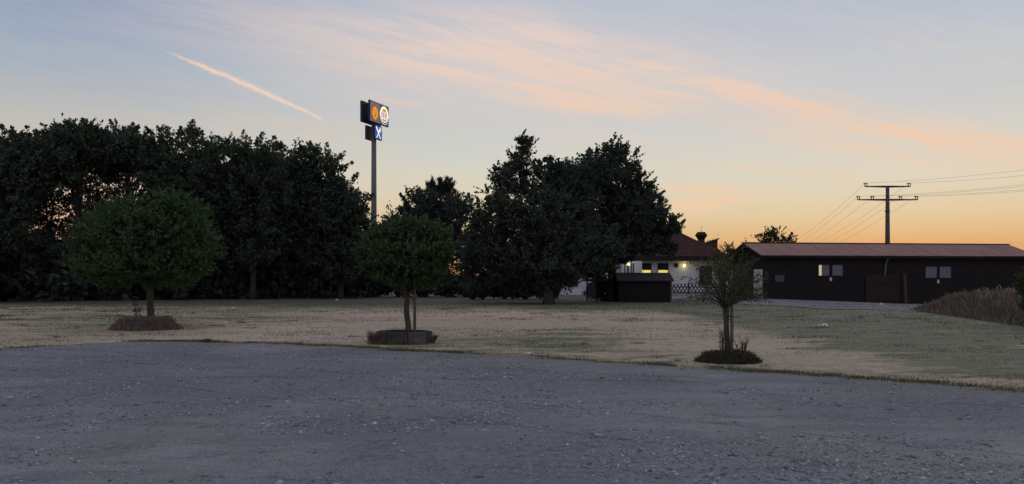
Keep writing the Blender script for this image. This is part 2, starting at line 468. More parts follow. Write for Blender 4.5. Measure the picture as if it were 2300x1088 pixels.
def m_blade(stops):
    def f(g, p, o):
        rnd = g.n('ShaderNodeNewGeometry').outputs['Random Per Island']
        g.put(p.inputs['Base Color'], g.ramp(rnd, stops))
    return f
MAT_DRY = mat('dry_blades', m_blade([(0, (0.28, 0.21, 0.14)), (0.5, (0.48, 0.39, 0.26)), (0.75, (0.58, 0.48, 0.34)), (1, (0.16, 0.17, 0.08))]), 0.8)
MAT_GREENB = mat('green_blades', m_blade([(0, (0.07, 0.08, 0.035)), (0.6, (0.13, 0.14, 0.07)), (0.85, (0.19, 0.18, 0.10)), (1, (0.30, 0.26, 0.17))]), 0.8)
MAT_BROWNB = mat('brown_weeds', m_blade([(0, (0.10, 0.072, 0.054)), (0.5, (0.18, 0.138, 0.102)), (0.85, (0.27, 0.215, 0.16)), (1, (0.36, 0.30, 0.23))]), 0.8)
MAT_MOSSY = mat('dark_weeds', m_blade([(0, (0.03, 0.035, 0.02)), (0.6, (0.065, 0.065, 0.04)), (1, (0.13, 0.11, 0.075))]), 0.8)
MAT_REED = mat('reed_plumes', m_blade([(0, (0.22, 0.18, 0.13)), (1, (0.42, 0.37, 0.28))]), 0.8)
MAT_EARTH = plain('earth', (0.085, 0.068, 0.052), 0.95, 0.35, 6, 0.6)

def m_bark(g, p, o):
    tc = g.n('ShaderNodeTexCoord').outputs['Object']
    n = g.noise(g.mapping(tc, (9, 9, 1.5)), 2.0, 5, 0.65)
    g.put(p.inputs['Base Color'], g.ramp(n, [(0.3, (0.03, 0.026, 0.021)), (0.7, (0.12, 0.105, 0.085))]))
    bump(g, p, n, 0.8, 0.03)
MAT_BARK = mat('bark', m_bark, 0.9)
MAT_STAKE = plain('weathered_stake', (0.14, 0.115, 0.085), 0.85, 0.3, 4, 0.4)

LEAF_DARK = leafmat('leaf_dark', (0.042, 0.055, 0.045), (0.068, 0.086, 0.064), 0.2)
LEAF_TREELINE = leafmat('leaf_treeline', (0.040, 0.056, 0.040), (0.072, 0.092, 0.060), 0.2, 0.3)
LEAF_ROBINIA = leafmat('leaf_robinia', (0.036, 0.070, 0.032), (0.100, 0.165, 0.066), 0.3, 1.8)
LEAF_OLIVE = leafmat('leaf_olive', (0.06, 0.062, 0.03), (0.115, 0.105, 0.05), 0.35, 2.0)
LEAF_BUSH = leafmat('leaf_bush', (0.04, 0.06, 0.025), (0.085, 0.11, 0.045), 0.3, 1.0)
LEAF_PINE = leafmat('leaf_pine', (0.028, 0.036, 0.022), (0.05, 0.06, 0.034), 0.1, 1.0)

# ------------------------------------------------------------------ ground
EDGE_PX = [(-900, 850), (-300, 812), (0, 786), (120, 778), (210, 771), (330, 768), (450, 769), (620, 773), (800, 782), (980, 791), (1150, 800),
           (1350, 812), (1560, 826), (1750, 840), (1900, 850), (2080, 860), (2250, 874), (2350, 884), (2700, 925), (3200, 980)]
_ex = []; _ey = []
for px, py in EDGE_PX:
    Yg = EYE * FPX / (py - HY); _ex.append(X(px, Yg)); _ey.append(Yg)
_ex = np.array(_ex); _ey = np.array(_ey)
def lot_edge(x): return np.interp(x, _ex, _ey, left=_ey[0], right=_ey[-1])
def lot_edge_rough(x):
    return lot_edge(x) + 0.55 * (fbm(x * 0.9, x * 0 + 3, 21, 2) - 0.5) + 0.28 * (fbm(x * 4.5, x * 0 + 9, 5, 3) - 0.5)

def lawn():
    def axis(lo, hi, step, far):
        core = np.arange(lo, hi + 1e-6, step)
        k = np.geomspace(step * 1.5, far, 26)
        return np.concatenate([(lo - k)[::-1], core, hi + k])
    xs = axis(-48, 50, 0.5, 2600); ys = axis(8, 95, 0.5, 2600)
    gx, gy = np.meshgrid(xs, ys)
    z = H(gx, gy)
    ins = (gy < lot_edge(gx) - 0.6) & (np.abs(gx) < 60)
    z = z - 0.05 * ins + 0.02 * (vnoise(gx * 1.7, gy * 1.7, 8) - 0.5) * (gy < 90)
    v = np.stack([gx, gy, z], -1).reshape(-1, 3)
    ny, nx = gx.shape
    i = np.arange(nx * ny).reshape(ny, nx)
    f = np.stack([i[:-1, :-1], i[:-1, 1:], i[1:, 1:], i[1:, :-1]], -1).reshape(-1, 4)
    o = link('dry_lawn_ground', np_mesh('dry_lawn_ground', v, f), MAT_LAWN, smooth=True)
    tag(o, 'dry patchy lawn running from the gravel edge to the trees and beyond', None, None, 'structure')
lawn()

def lot_height(x, y):
    return 0.014 + 0.030 * (fbm(x * 0.55, y * 0.9, 31, 3) - 0.5) + 0.016 * (fbm(x * 3.0, y * 3.0, 33, 3) - 0.5)

def lot():
    xs = np.arange(-21, 21.01, 0.085)
    n = 135
    t = np.linspace(0, 1, n) ** 0.75
    gx = np.repeat(xs[None, :], n, 0)
    ed = lot_edge_rough(xs)[None, :]
    y0 = -6.0
    gy = y0 + (ed - y0) * t[:, None]
    z = lot_height(gx, gy)
    dist = ed - gy
    z = np.where(dist < 0.25, z * 0.5 + 0.004, z)
    z += H(gx, gy)
    v = np.stack([gx, gy, z], -1).reshape(-1, 3)
    ny, nx = gx.shape
    i = np.arange(nx * ny).reshape(ny, nx)
    f = np.stack([i[:-1, :-1], i[:-1, 1:], i[1:, 1:], i[1:, :-1]], -1).reshape(-1, 4)
    me = np_mesh('gravel_lot', v, f)
    at = me.attributes.new('edge', 'FLOAT', 'POINT')
    at.data.foreach_set('value', (1 - np.clip(dist / 1.8, 0, 1)).astype(np.float32).ravel())
    o = link('gravel_lot', me, MAT_GRAVEL, smooth=True)
    tag(o, 'grey gravel car park surface in the foreground', None, None, 'structure')
lot()

def yard():
    """gravel track in front of the barn"""
    us = np.linspace(0, 1, 120); ws = np.linspace(0, 1, 40)
    # near edge / far edge polylines
    near = np.array([(9.5, 63.5), (13.0, 56.0), (14.2, 46.0), (16.2, 38.5), (20.5, 37.5), (26, 40), (34, 44), (46, 48)])
    far = np.array([(10.0, 67.0), (14.0, 65.0), (17.2, 62.0), (18.2, 55.6), (23, 56.4), (29, 57.2), (36, 58.2), (46, 59.6)])
    k = np.linspace(0, 1, len(near))
    nx_, ny_ = np.interp(us, k, near[:, 0]), np.interp(us, k, near[:, 1])
    fx_, fy_ = np.interp(us, k, far[:, 0]), np.interp(us, k, far[:, 1])
    ny_ = ny_ + 1.2 * (fbm(us * 22, us * 0, 4, 3) - 0.5)
    gx = nx_[None] + (fx_ - nx_)[None] * ws[:, None]; gy = ny_[None] + (fy_ - ny_)[None] * ws[:, None]
    z = H(gx, gy) + 0.024 + 0.02 * (fbm(gx, gy, 9, 2) - 0.5)
    i = np.arange(gx.size).reshape(gx.shape)
    f = np.stack([i[:-1, :-1], i[:-1, 1:], i[1:, 1:], i[1:, :-1]], -1).reshape(-1, 4)
    me = np_mesh('gravel_track', np.stack([gx, gy, z], -1).reshape(-1, 3), f)
    at = me.attributes.new('edge', 'FLOAT', 'POINT')
    at.data.foreach_set('value', (1 - np.clip(ws[:, None] * 5 + 0 * gx, 0, 1)).astype(np.float32).ravel())
    o = link('gravel_track', me, MAT_GRAVEL, smooth=True)
    tag(o, 'pale gravel track running along the front of the dark barn', None, None, 'structure')
yard()

# loose stones on the lot
def stones():
    N = 125000
    # more where they show larger
    y = 5.2 + (rng.random(N) ** 1.25) * 15.5
    x = (rng.random(N) - 0.5) * 2 * (y * 0.72 + 0.8)
    cl = fbm(x * 0.5, y * 0.9, 41, 3) * 0.6 + fbm(x * 2.2, y * 3.0, 43, 3) * 0.4
    keep = rng.random(N) < np.clip((cl - 0.42) * 6.5, 0.04, 1.0)
    keep &= y < lot_edge_rough(x) + rng.normal(-0.1, 0.12, N)
    x, y = x[keep], y[keep]
    N = len(x)
    s = np.exp(rng.normal(math.log(0.0072), 0.55, N)); s = np.clip(s, 0.004, 0.034)
    z = H(x, y) + lot_height(x, y) + s * 0.15
    base = np.array([(1, 0, 0), (-1, 0, 0), (0, 1, 0), (0, -1, 0), (0, 0, 1), (0, 0, -1)], float)
    fc = np.array([(0, 2, 4), (2, 1, 4), (1, 3, 4), (3, 0, 4), (2, 0, 5), (1, 2, 5), (3, 1, 5), (0, 3, 5)])
    a = rng.random(N) * 2 * math.pi
    sc = np.stack([s * (0.8 + rng.random(N) * 0.9), s * (0.6 + rng.random(N) * 0.6), s * (0.35 + rng.random(N) * 0.5)], -1)
    v = base[None] * sc[:, None, :] * (1 + 0.25 * rng.normal(size=(N, 6, 1)))
    v[:, 4, :2] += rng.normal(size=(N, 2)) * s[:, None] * 0.4
    ca, sa = np.cos(a)[:, None], np.sin(a)[:, None]
    vx = v[..., 0] * ca - v[..., 1] * sa + x[:, None]; vy = v[..., 0] * sa + v[..., 1] * ca + y[:, None]; vz = v[..., 2] + z[:, None]
    V = np.stack([vx, vy, vz], -1).reshape(-1, 3)
    F = (fc[None] + (np.arange(N) * 6)[:, None, None]).reshape(-1, 3)
    o = link('loose_gravel', np_mesh('loose_gravel', V, F), MAT_STONE)
    tag(o, 'loose grey crushed stone scattered over the car park', None, None, 'stuff')
stones()

def blades_mesh(name, x, y, z, h, w, lean=0.35, droop=None):
    """one bent blade (2 triangles as a quad strip tip) per point"""
    N = len(x); a = rng.random(N) * 2 * math.pi
    px_, py_ = np.cos(a) * w / 2, np.sin(a) * w / 2
    b = rng.random(N) * 2 * math.pi; ln = h * lean * rng.random(N)
    dx, dy = np.cos(b) * ln, np.sin(b) * ln
    v = np.zeros((N, 4, 3))
    v[:, 0] = np.stack([x - px_, y - py_, z], -1)
    v[:, 1] = np.stack([x + px_, y + py_, z], -1)
    v[:, 2] = np.stack([x + dx + px_ * .35, y + dy + py_ * .35, z + h], -1)
    v[:, 3] = np.stack([x + dx * .4 - px_ * .7, y + dy * .4 - py_ * .7, z + h * .55], -1)
    F = np.arange(N * 4).reshape(N, 4)
    return np_mesh(name, v.reshape(-1, 3), F)

def grass():
    N = 95000
    y = 11.5 + (rng.random(N) ** 1.6) * 36
    x = (rng.random(N) - 0.5) * 2 * (y * 0.72 + 1)
    cl = fbm(x * 0.35, y * 0.8, 51, 4)
    keep = (y > lot_edge_rough(x) + 0.02) & (rng.random(N) < np.clip((cl - 0.36) * 4, 0.12, 1))
    x, y = x[keep], y[keep]; N = len(x)
    far = y / 20
    h = (0.018 + 0.035 * rng.random(N) ** 2) * far ** 0.5; w = 0.010 * far
    o = link('dry_grass', blades_mesh('dry_grass', x, y, H(x, y) - 0.004, h, w, 1.2), MAT_DRY)
    tag(o, 'short dry grass blades on the lawn', None, None, 'stuff')
    N = 85000
    y = 11.5 + (rng.random(N) ** 1.4) * 36
    x = (rng.random(N) - 0.5) * 2 * (y * 0.72 + 1)
    cl = fbm(x * 0.3, y * 0.75, 61, 4) + 0.10 * sstep(x, 5, 9) + 0.05 * sstep(-x, 9, 15) + 0.06 * sstep(y, 34, 44)
    keep = (y > lot_edge_rough(x) + 0.05) & (rng.random(N) < np.clip((cl - 0.53) * 7, 0.0, 1))
    x, y = x[keep], y[keep]; N = len(x)
    far = y / 20
    h = (0.022 + 0.04 * rng.random(N) ** 2) * far ** 0.5; w = 0.011 * far
    o = link('green_grass', blades_mesh('green_grass', x, y, H(x, y) - 0.004, h, w, 0.9), MAT_GREENB)
    tag(o, 'patches of greener grass on the lawn', None, None, 'stuff')
    n = 900
    ty = 13 + rng.random(n) ** 1.3 * 30; tx = (rng.random(n) - .5) * 2 * (ty * .72)
    dn = fbm(tx * .25, ty * .6, 91, 3); ok = (ty > lot_edge_rough(tx) + .3) & (dn > .47); tx, ty = tx[ok], ty[ok]
    xs, ys, hs, ws = [], [], [], []
    for a, b in zip(tx, ty):
        k = int(rng.integers(10, 60)); r = (0.05 + 0.16 * rng.random()) * (b / 20)
        xs.append(a + rng.normal(0, r * 1.6, k)); ys.append(b + rng.normal(0, r * .7, k)); hs.append((0.02 + 0.05 * rng.random(k)) * (b / 20) ** .5); ws.append(np.full(k, .010 * b / 20))
    xs, ys, hs, ws = map(np.concatenate, (xs, ys, hs, ws))
    o = link('lawn_tufts', blades_mesh('lawn_tufts', xs, ys, H(xs, ys), hs, ws, 0.9), MAT_MOSSY)
    tag(o, 'small dark tufts and weeds dotted over the dry lawn', None, None, 'stuff')
    # ragged fringe of tufts along the gravel edge
    n = 520
    tx = (rng.random(n) - 0.5) * 34; ty = lot_edge_rough(tx) + rng.normal(0.03, 0.09, n)
    dens = fbm(tx * 0.8, tx * 0, 77, 3); ok = dens > 0.40; tx, ty = tx[ok], ty[ok]
    xs, ys, hs = [], [], []
    for a, b in zip(tx, ty):
        k = int(rng.integers(20, 130)); r = 0.05 + 0.16 * rng.random()
        xs.append(a + rng.normal(0, r * 1.4, k)); ys.append(b + rng.normal(0, r * 0.45, k)); hs.append((0.02 + 0.06 * rng.random(k)) * (0.4 + r * 3.2))
    xs, ys, hs = map(np.concatenate, (xs, ys, hs))
    o = link('edge_tufts', blades_mesh('edge_tufts', xs, ys, H(xs, ys), hs, np.full(len(xs), 0.011), 0.8), MAT_GREENB)
    tag(o, 'dark grass tufts growing along the edge of the gravel', None, None, 'stuff')
grass()

# ------------------------------------------------------------------ trees
def rand_dirs(n):
    d = rng.normal(size=(n, 3)); return d / np.linalg.norm(d, axis=1)[:, None]

def leaf_mesh(name, P, size, aspect=0.6, updroop=0.0, axis=None):
    N = len(P)
    a = rand_dirs(N) if axis is None else axis + rand_dirs(N) * 0.5
    a[:, 2] += updroop; a /= np.linalg.norm(a, axis=1)[:, None]
    b = np.cross(a, rand_dirs(N)); b /= np.maximum(np.linalg.norm(b, axis=1)[:, None], 1e-6)
    s = (size * (0.6 + 0.8 * rng.random(N)))[:, None] if np.isscalar(size) else (size * (0.6 + 0.8 * rng.random(N)))[:, None]
    nrm = np.cross(a, b)
    v = np.stack([P - a * s / 2, P + b * s * aspect / 2 + nrm * s * 0.10, P + a * s / 2, P - b * s * aspect / 2 + nrm * s * 0.10], 1).reshape(-1, 3)
    return np_mesh(name, v, np.arange(N * 4).reshape(N, 4))

def fill_lobes(lobes, n_leaves, clump=0.7, per=70, inner=0.45, spiky=0.25, flat=0.75, fringe=0.7):
    """lobes: (x,y,z,rx,ry,rz) -> leaf points gathered in clumps, clump centres"""
    lobes = np.array(lobes, float)
    vol = (lobes[:, 3] * lobes[:, 4] * lobes[:, 5]) ** (2 / 3); pr = vol / vol.sum()
    nc = max(1, n_leaves // per)
    li = rng.choice(len(lobes), nc, p=pr)
    d = rand_dirs(nc); rad = inner + (1 - inner) * rng.random(nc) ** 0.6
    cen = lobes[li, :3] + d * lobes[li, 3:] * rad[:, None]
    pts = []
    cr = clump * (0.55 + 0.9 * rng.random(nc))
    for i in range(nc):
        k = int(per * (0.5 + rng.random()))
        q = rand_dirs(k) * (rng.random(k) ** 0.45)[:, None] * cr[i]
        if rng.random() < spiky:
            up = np.array([d[i, 0] * 0.7, d[i, 1] * 0.7, 0.9 + d[i, 2] * 0.4]); up /= np.linalg.norm(up)
            al = (rng.random(k) * 1.9 - 0.6) * cr[i]
            q = q * (0.62 * (1.05 - np.clip(al / (cr[i] * 1.5), 0, 1)))[:, None] + up[None] * al[:, None]
        else:
            q[:, 2] *= flat
        pts.append(cen[i] + q)
    nf = int(nc * fringe)
    lf = rng.choice(len(lobes), nf, p=pr); df = rand_dirs(nf); df[:, 2] = df[:, 2] * 0.8 + 0.15
    cf = lobes[lf, :3] + df * lobes[lf, 3:] * (0.98 + 0.20 * rng.random(nf))[:, None]
    for i in range(nf):
        k = int(per * (0.15 + 0.3 * rng.random())); up = df[i] * np.array([.8, .8, .5]) + np.array([0, 0, .6 * rng.random()]) + rand_dirs(1)[0] * .3
        up /= np.linalg.norm(up); al = (rng.random(k) * 2 - 1) * clump * (0.5 + 0.8 * rng.random())
        pts.append(cf[i] + rand_dirs(k) * (rng.random(k) * clump * .22)[:, None] + up[None] * al[:, None])
    return np.concatenate(pts), cen

def limbs(mb, base, top, r0, r1, cen, n, rng_=None, start=0.3):
    """trunk and boughs that reach towards clump centres"""
    base = Vector(base); top = Vector(top); L = (top - base).length
    pts = []; rad = []
    for k in range(9):
        t = k / 8; p = base.lerp(top, t)
        w = 0.02 * L * math.sin(t * 6 + base.x)
        pts.append(p + Vector((w * t, w * 0.6 * t, 0))); rad.append(r0 * (1.35 if k == 0 else 1) * (1 - t) + r1 * t)
    mb.tube(pts, rad, 9)
    if len(cen) == 0: return
    idx = rng.choice(len(cen), min(n, len(cen)), replace=False)
    for i in idx:
        c = Vector(cen[i]); t = start + (0.98 - start) * random.random()
        t = min(t, max(start, (c.z - base.z) / max(L, .1) * 0.85))
        s = base.lerp(top, t); d = c - s
        r = (r0 * (1 - t) + r1 * t) * 0.5
        m1 = s + d * 0.35 + Vector((0, 0, 0.10 * d.length)); m2 = s + d * 0.7 + Vector((random.uniform(-.1, .1) * d.length, 0, 0.07 * d.length))
        mb.tube([s, m1, m2, c], [r, r * .6, r * .35, r * .12], 5, cap=False)

def tree(name, label, group, base, top_z, r0, lobes, n, leaf, size, clump, per=70, spiky=0.25, inner=0.45, nl=26, start=0.3, cat='tree', aspect=0.6, lean=(0, 0), flat=0.75):
    root = empty(name, base); tag(root, label, cat, group)
    P, cen = fill_lobes(lobes, n, clump, per, inner, spiky, flat)
    b = np.array(base)
    mb = MB(); limbs(mb, (0, 0, -0.1), (lean[0], lean[1], (top_z - base[2]) * 0.8), r0, r0 * 0.25, cen - b, nl, start=start)
    mb.build('trunk', MAT_BARK, root, True)
    link('crown', leaf_mesh('crown', P - b, size, aspect), leaf, root)
    return root

def px_lobe(px, py, rx, ry, Y, dY=0.0, depth=None):
    k = Y / FPX
    return (X(px, Y + dY), Y + dY, Z(py, Y), rx * k, (depth if depth is not None else rx) * k, ry * k)

# the row of tall trees on the left: px centre, top py, half width px, distance, bottom py
ROW = [(-75, 300, 105, 51, 560, 'first from the picture edge, cut off by it'),
       (50, 277, 95, 54, 470, 'holding its crown above bright gaps'),
       (180, 263, 85, 57, 395, 'highest crowned above the bright gaps'),
       (290, 276, 70, 60, 430, 'beside the bright gaps, right of the tallest gap'),
       (398, 262, 90, 58, 590, 'broadest, right behind the round headed tree'),
       (492, 290, 70, 62, 600, 'second beyond the round headed tree'),
       (568, 290, 78, 60, 600, 'in the middle of the right half of the row'),
       (645, 303, 70, 64, 610, 'third from the sign end of the row'),
       (712, 316, 62, 63, 610, 'next to last at the sign end of the row'),
       (765, 392, 62, 62, 615, 'lowest, last at the sign end of the row')]
for i, (px, ty, hw, Y, by, txt) in enumerate(ROW):
    rr = random.Random(i * 13 + 5)
    hw *= 1.12; ty += 12
    lob = [px_lobe(px + rr.uniform(-10, 10), ty + hw * .36, hw * .52, hw * .36, Y), px_lobe(px - hw * .45, ty + hw * .62, hw * .42, hw * .38, Y, 1), px_lobe(px + hw * .5, ty + hw * .66, hw * .42, hw * .38, Y, -1)]
    hgt = by - ty
    nmid = 5
    for k in range(nmid):
        a = k * 2.4 + rr.random()
        lob.append(px_lobe(px + math.cos(a) * hw * .42, ty + hgt * (0.26 + 0.10 * rr.random()) + 10, hw * .50, hgt * .20, Y, math.sin(a) * hw * .42 * Y / FPX))
    for k in range(6):
        a = k * 1.9 + rr.random()
        lob.append(px_lobe(px + math.cos(a) * hw * .62, ty + hgt * (0.45 + 0.13 * rr.random()), hw * .55, hgt * .22, Y, math.sin(a) * hw * .5 * Y / FPX))
    if by > 540:
        for k in range(6):
            a = k * 2.1 + rr.random()
            lob.append(px_lobe(px + math.cos(a) * hw * .7, ty + hgt * (0.74 + 0.12 * rr.random()), hw * .6, hgt * .22, Y, math.sin(a) * hw * .5 * Y / FPX))
    bx = X(px, Y); bz = Hs(bx, Y)
    n = 29000 if by > 540 else 20000
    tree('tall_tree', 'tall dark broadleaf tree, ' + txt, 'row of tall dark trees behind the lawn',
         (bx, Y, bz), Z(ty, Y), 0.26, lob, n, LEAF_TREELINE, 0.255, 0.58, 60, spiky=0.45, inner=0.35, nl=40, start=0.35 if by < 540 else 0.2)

# slender trees whose thin foliage speckles the bright gaps
for j, (px, ty, hw, Y, by, n, txt) in enumerate([(110, 350, 62, 63, 560, 9500, 'slender tree seen through the gaps, nearer the picture edge'),
                                       (225, 350, 58, 65, 540, 9000, 'slender tree seen through the gaps, behind the round headed crown'),
                                       (25, 330, 70, 62, 560, 12000, 'slender dark tree filling in beside the gaps')]):
    rr = random.Random(90 + j); lob = []
    for k in range(5):
        for q in range(3):
            lob.append(px_lobe(px + (q - 1) * hw * .62 + rr.uniform(-10, 10), ty + (by - ty) * (k + .4 * rr.random()) / 5, hw * .46, (by - ty) * .15, Y, rr.uniform(-1.5, 1.5)))
    bx = X(px, Y)
    tree('slender_tree', txt, 'slender trees behind the row', (bx, Y, Hs(bx, Y)), Z(ty, Y), 0.15, lob, n, LEAF_DARK, 0.23, 0.42, 18, nl=34, start=0.15, inner=0.0)

# thicket under the row
def thicket():
    lob = []
    rr = random.Random(3)
    for k in range(64):
        px = -160 + k * 15.6 + rr.uniform(-8, 8); Y = 51.5 + (px + 160) / 980 * 13 + rr.uniform(0, 5)
        top = 552 - 10 * rr.random() if px < 300 else 515 - 35 * rr.random()
        if px > 760: top = 560 + (px - 760) * 0.3
        zt = Z(top, Y); bz = 0.0
        lob.append((X(px, Y), Y, zt * 0.7, 1.5 + rr.random(), 1.4, zt * 0.35)); lob.append((X(px, Y), Y - 1.0, zt * 0.22, 1.6, 1.4, zt * 0.35))
    P, cen = fill_lobes(lob, 95000, 0.75, 60, 0.15, 0.3)
    P[:, 2] = np.maximum(P[:, 2], 0.03)
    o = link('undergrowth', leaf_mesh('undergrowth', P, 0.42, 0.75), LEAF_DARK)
    tag(o, 'dense dark undergrowth along the foot of the tall tree row', None, None, 'stuff')
thicket()

# trees in the middle distance
Y = 68
tree('broad_tree', 'mid sized dark tree between the tall sign and the great tree', None, (X(950, Y), Y, 0), Z(420, Y), 0.25,
     [px_lobe(940, 470, 45, 40, Y), px_lobe(968, 452, 30, 22, Y, 1), px_lobe(1012, 470, 32, 28, Y, 1), px_lobe(905, 505, 42, 40, Y, 1), px_lobe(880, 540, 30, 50, Y, -1), px_lobe(990, 512, 50, 42, Y, 1), px_lobe(1030, 500, 32, 55, Y, -1),
      px_lobe(950, 550, 80, 60, Y), px_lobe(1010, 570, 55, 60, Y), px_lobe(900, 590, 50, 50, Y)], 30000, LEAF_DARK, 0.26, 0.6, 60, spiky=0.5, inner=0.2)

def pine():
    Y = 73; bx = X(990, Y)
    root = empty('pine_tree', (bx, Y, 0)); tag(root, 'dark pine with upswept bristly branch tips behind the mid sized tree', 'tree')
    ht = Z(398, Y); mb = MB(); mb.tube([(0, 0, -.1), (0, 0, ht * .6), (0, 0, ht)], [.28, .16, .04], 8)
    P = []; A = []
    for k in range(80):
        t = random.random(); z0 = ht - 0.55 - 3.6 * t; L = 0.7 + 1.9 * t ** 0.6
        a = random.random() * 6.283
        d = Vector((math.cos(a), math.sin(a), 0)); up = 0.35 + 0.55 * random.random()
        p0 = Vector((0, 0, z0 - 0.5)); p1 = p0 + d * L * .6 + Vector((0, 0, 0.15 * L)); p2 = p0 + d * L + Vector((0, 0, up + 0.25 * L))
        mb.tube([p0, p1, p2], [.05, .035, .015], 4, cap=False)
        for s in np.linspace(0.35, 1, 11):
            q = p0.lerp(p1, s * 2) if s < .5 else p1.lerp(p2, s * 2 - 1)
            for _ in range(13):
                P.append(q + Vector([random.gauss(0, .08) for _ in range(3)])); A.append((d * .4 + Vector((0, 0, 1)))[:])
    for k in range(200): P.append(Vector((random.gauss(0, .08), random.gauss(0, .08), ht - 1.2 * random.random()))); A.append((0, 0, 1))
    mb.build('trunk', MAT_BARK, root)
    link('crown', leaf_mesh('crown', np.array([p[:] for p in P]), 0.26, 0.22, axis=np.array(A, float)), LEAF_PINE, root)
pine()

# the great tree pair before the white house
Y = 49.5
tree('great_tree', 'big dark tree with the tallest ragged tip, trunk standing in the lawn', 'two great trees before the white house', (X(1232, 48), 48, Hs(X(1232, 48), 48)), Z(330, Y), 0.33,
     [px_lobe(1180, 330, 20, 22, Y), px_lobe(1172, 312, 10, 14, Y), px_lobe(1165, 368, 34, 26, Y), px_lobe(1232, 378, 36, 28, Y, 1), px_lobe(1280, 410, 45, 40, Y, 1.5), px_lobe(1283, 382, 34, 28, Y, 1.5), px_lobe(1258, 388, 30, 26, Y, .5), px_lobe(1300, 460, 50, 50, Y, 1), px_lobe(1060, 560, 26, 45, Y, 2), px_lobe(1140, 410, 42, 40, Y), px_lobe(1200, 415, 55, 40, Y),
      px_lobe(1105, 455, 40, 44, Y, 1), px_lobe(1250, 430, 60, 45, Y, 1), px_lobe(1082, 500, 28, 50, Y, 1.5), px_lobe(1150, 490, 70, 60, Y, -1), px_lobe(1230, 500, 90, 70, Y, -1.5),
      px_lobe(1110, 560, 68, 60, Y), px_lobe(1075, 540, 30, 50, Y, 1), px_lobe(1240, 585, 110, 62, Y, -1.5), px_lobe(1330, 560, 70, 60, Y, -1), px_lobe(1175, 622, 95, 36, Y, 0.5), px_lobe(1300, 592, 62, 42, Y), px_lobe(1085, 610, 45, 45, Y, 2), px_lobe(1240, 635, 45, 22, Y, -1)],
     85000, LEAF_DARK, 0.185, 0.40, 60, spiky=0.3, inner=0.2, nl=60, start=0.25, lean=(-.2, 1.2))
Y = 55
tree('great_tree', 'big dark tree with the broad domed top leaning over the white house roof', 'two great trees before the white house', (X(1372, Y), Y, Hs(X(1372, Y), Y)), Z(325, Y), 0.30,
     [px_lobe(1375, 335, 26, 26, Y), px_lobe(1342, 360, 34, 26, Y), px_lobe(1395, 370, 42, 36, Y), px_lobe(1305, 385, 34, 30, Y, 1), px_lobe(1350, 410, 60, 45, Y, -1), px_lobe(1420, 420, 45, 45, Y, 1),
      px_lobe(1455, 460, 38, 38, Y), px_lobe(1490, 505, 34, 38, Y), px_lobe(1420, 490, 62, 60, Y, -1), px_lobe(1350, 490, 75, 65, Y, 1), px_lobe(1470, 545, 38, 34, Y), px_lobe(1410, 550, 62, 38, Y, -.5),
      px_lobe(1340, 560, 60, 60, Y, .5), px_lobe(1500, 560, 18, 26, Y), px_lobe(1515, 505, 12, 16, Y), px_lobe(1350, 600, 35, 30, Y)],
     68000, LEAF_DARK, 0.195, 0.40, 60, spiky=0.35, inner=0.2, nl=60, start=0.3)

# ---- three round headed young trees on their beds
def bed_mound(name, label, cx, cy, rx, ry, h, blade_mat, n, bh):
    root = empty(name, (cx, cy, Hs(cx, cy))); tag(root, label, 'plant bed')
    nr, na = 12, 40; v = []; f = []
    for i in range(nr + 1):
        t = i / nr
        for k in range(na):
            a = 2 * math.pi * k / na; w = 1 + 0.13 * math.sin(3 * a + cx) + 0.07 * math.sin(7 * a)
            hh = h * (1 - sstep(t, 0.72, 1.0)) * (0.85 + 0.3 * vnoise(t * 5 + cx, a * 2, 4))
            v.append((rx * t * w * math.cos(a), ry * t * w * math.sin(a), float(hh) - 0.03))
    for i in range(nr):
        for k in range(na):
            f.append((i * na + k, i * na + (k + 1) % na, (i + 1) * na + (k + 1) % na, (i + 1) * na + k))
    me = bpy.data.meshes.new('soil'); me.from_pydata(v, [], f); me.update()
    link('soil', me, MAT_EARTH, root, True)
    a = rng.random(n) * 2 * math.pi; t = np.sqrt(rng.random(n)) * 1.02 + np.abs(rng.normal(0, .07, n))
    x = rx * t * np.cos(a); y = ry * t * np.sin(a); z = h * (1 - sstep(t, 0.72, 1.0)) - 0.02
    hh = bh * (0.2 + 1.1 * rng.random(n) ** 1.5) * (1 - .5 * sstep(t, .95, 1.15)) * (0.6 + 0.8 * fbm(x * 2 + cx, y * 2, 6, 2))
    o = link('weeds', blades_mesh('weeds', x, y, z, hh, np.full(n, 0.012), 0.9), blade_mat, root); o['kind'] = 'stuff'
    return root

bed_mound('earth_mound', 'low mound of brown dry weeds round the foot of the widest round headed tree', X(327, 25.6), 25.6, 1.12, 0.9, 0.30, MAT_BROWNB, 7000, 0.15)
bed_mound('grass_mound', 'low dark green grassy mound round the staked sparse young tree', X(1636, 15.7), 15.7, 0.64, 0.46, 0.11, MAT_MOSSY, 11000, 0.12)

def young_trunk(mb, h, r, lean=0.0, fork=5, crown_r=1.0, crown_z=1.0):
    pts = []; rad = []
    for k in range(8):
        t = k / 7
        pts.append((lean * t + 0.015 * math.sin(t * 9), 0.01 * math.sin(t * 7), h * t - 0.05)); rad.append(r * (1.45 if k == 0 else 1.0) * (1 - 0.22 * t) * (1.25 if k == 7 else 1))
    mb.tube(pts, rad, 10)
    top = Vector(pts[-1])
    for k in range(fork):
        a = 6.283 * k / fork + random.random() * .6; e = random.uniform(.3, .95)
        d = Vector((math.cos(a) * math.cos(e), math.sin(a) * math.cos(e), math.sin(e)))
        p1 = top + d * crown_r * .45; p2 = top + Vector((d.x * crown_r * .9, d.y * crown_r * .9, d.z * crown_z * 1.1))
        mb.tube([top - Vector((0, 0, .08)), p1, p2], [r * .5, r * .3, r * .08], 6, cap=False)

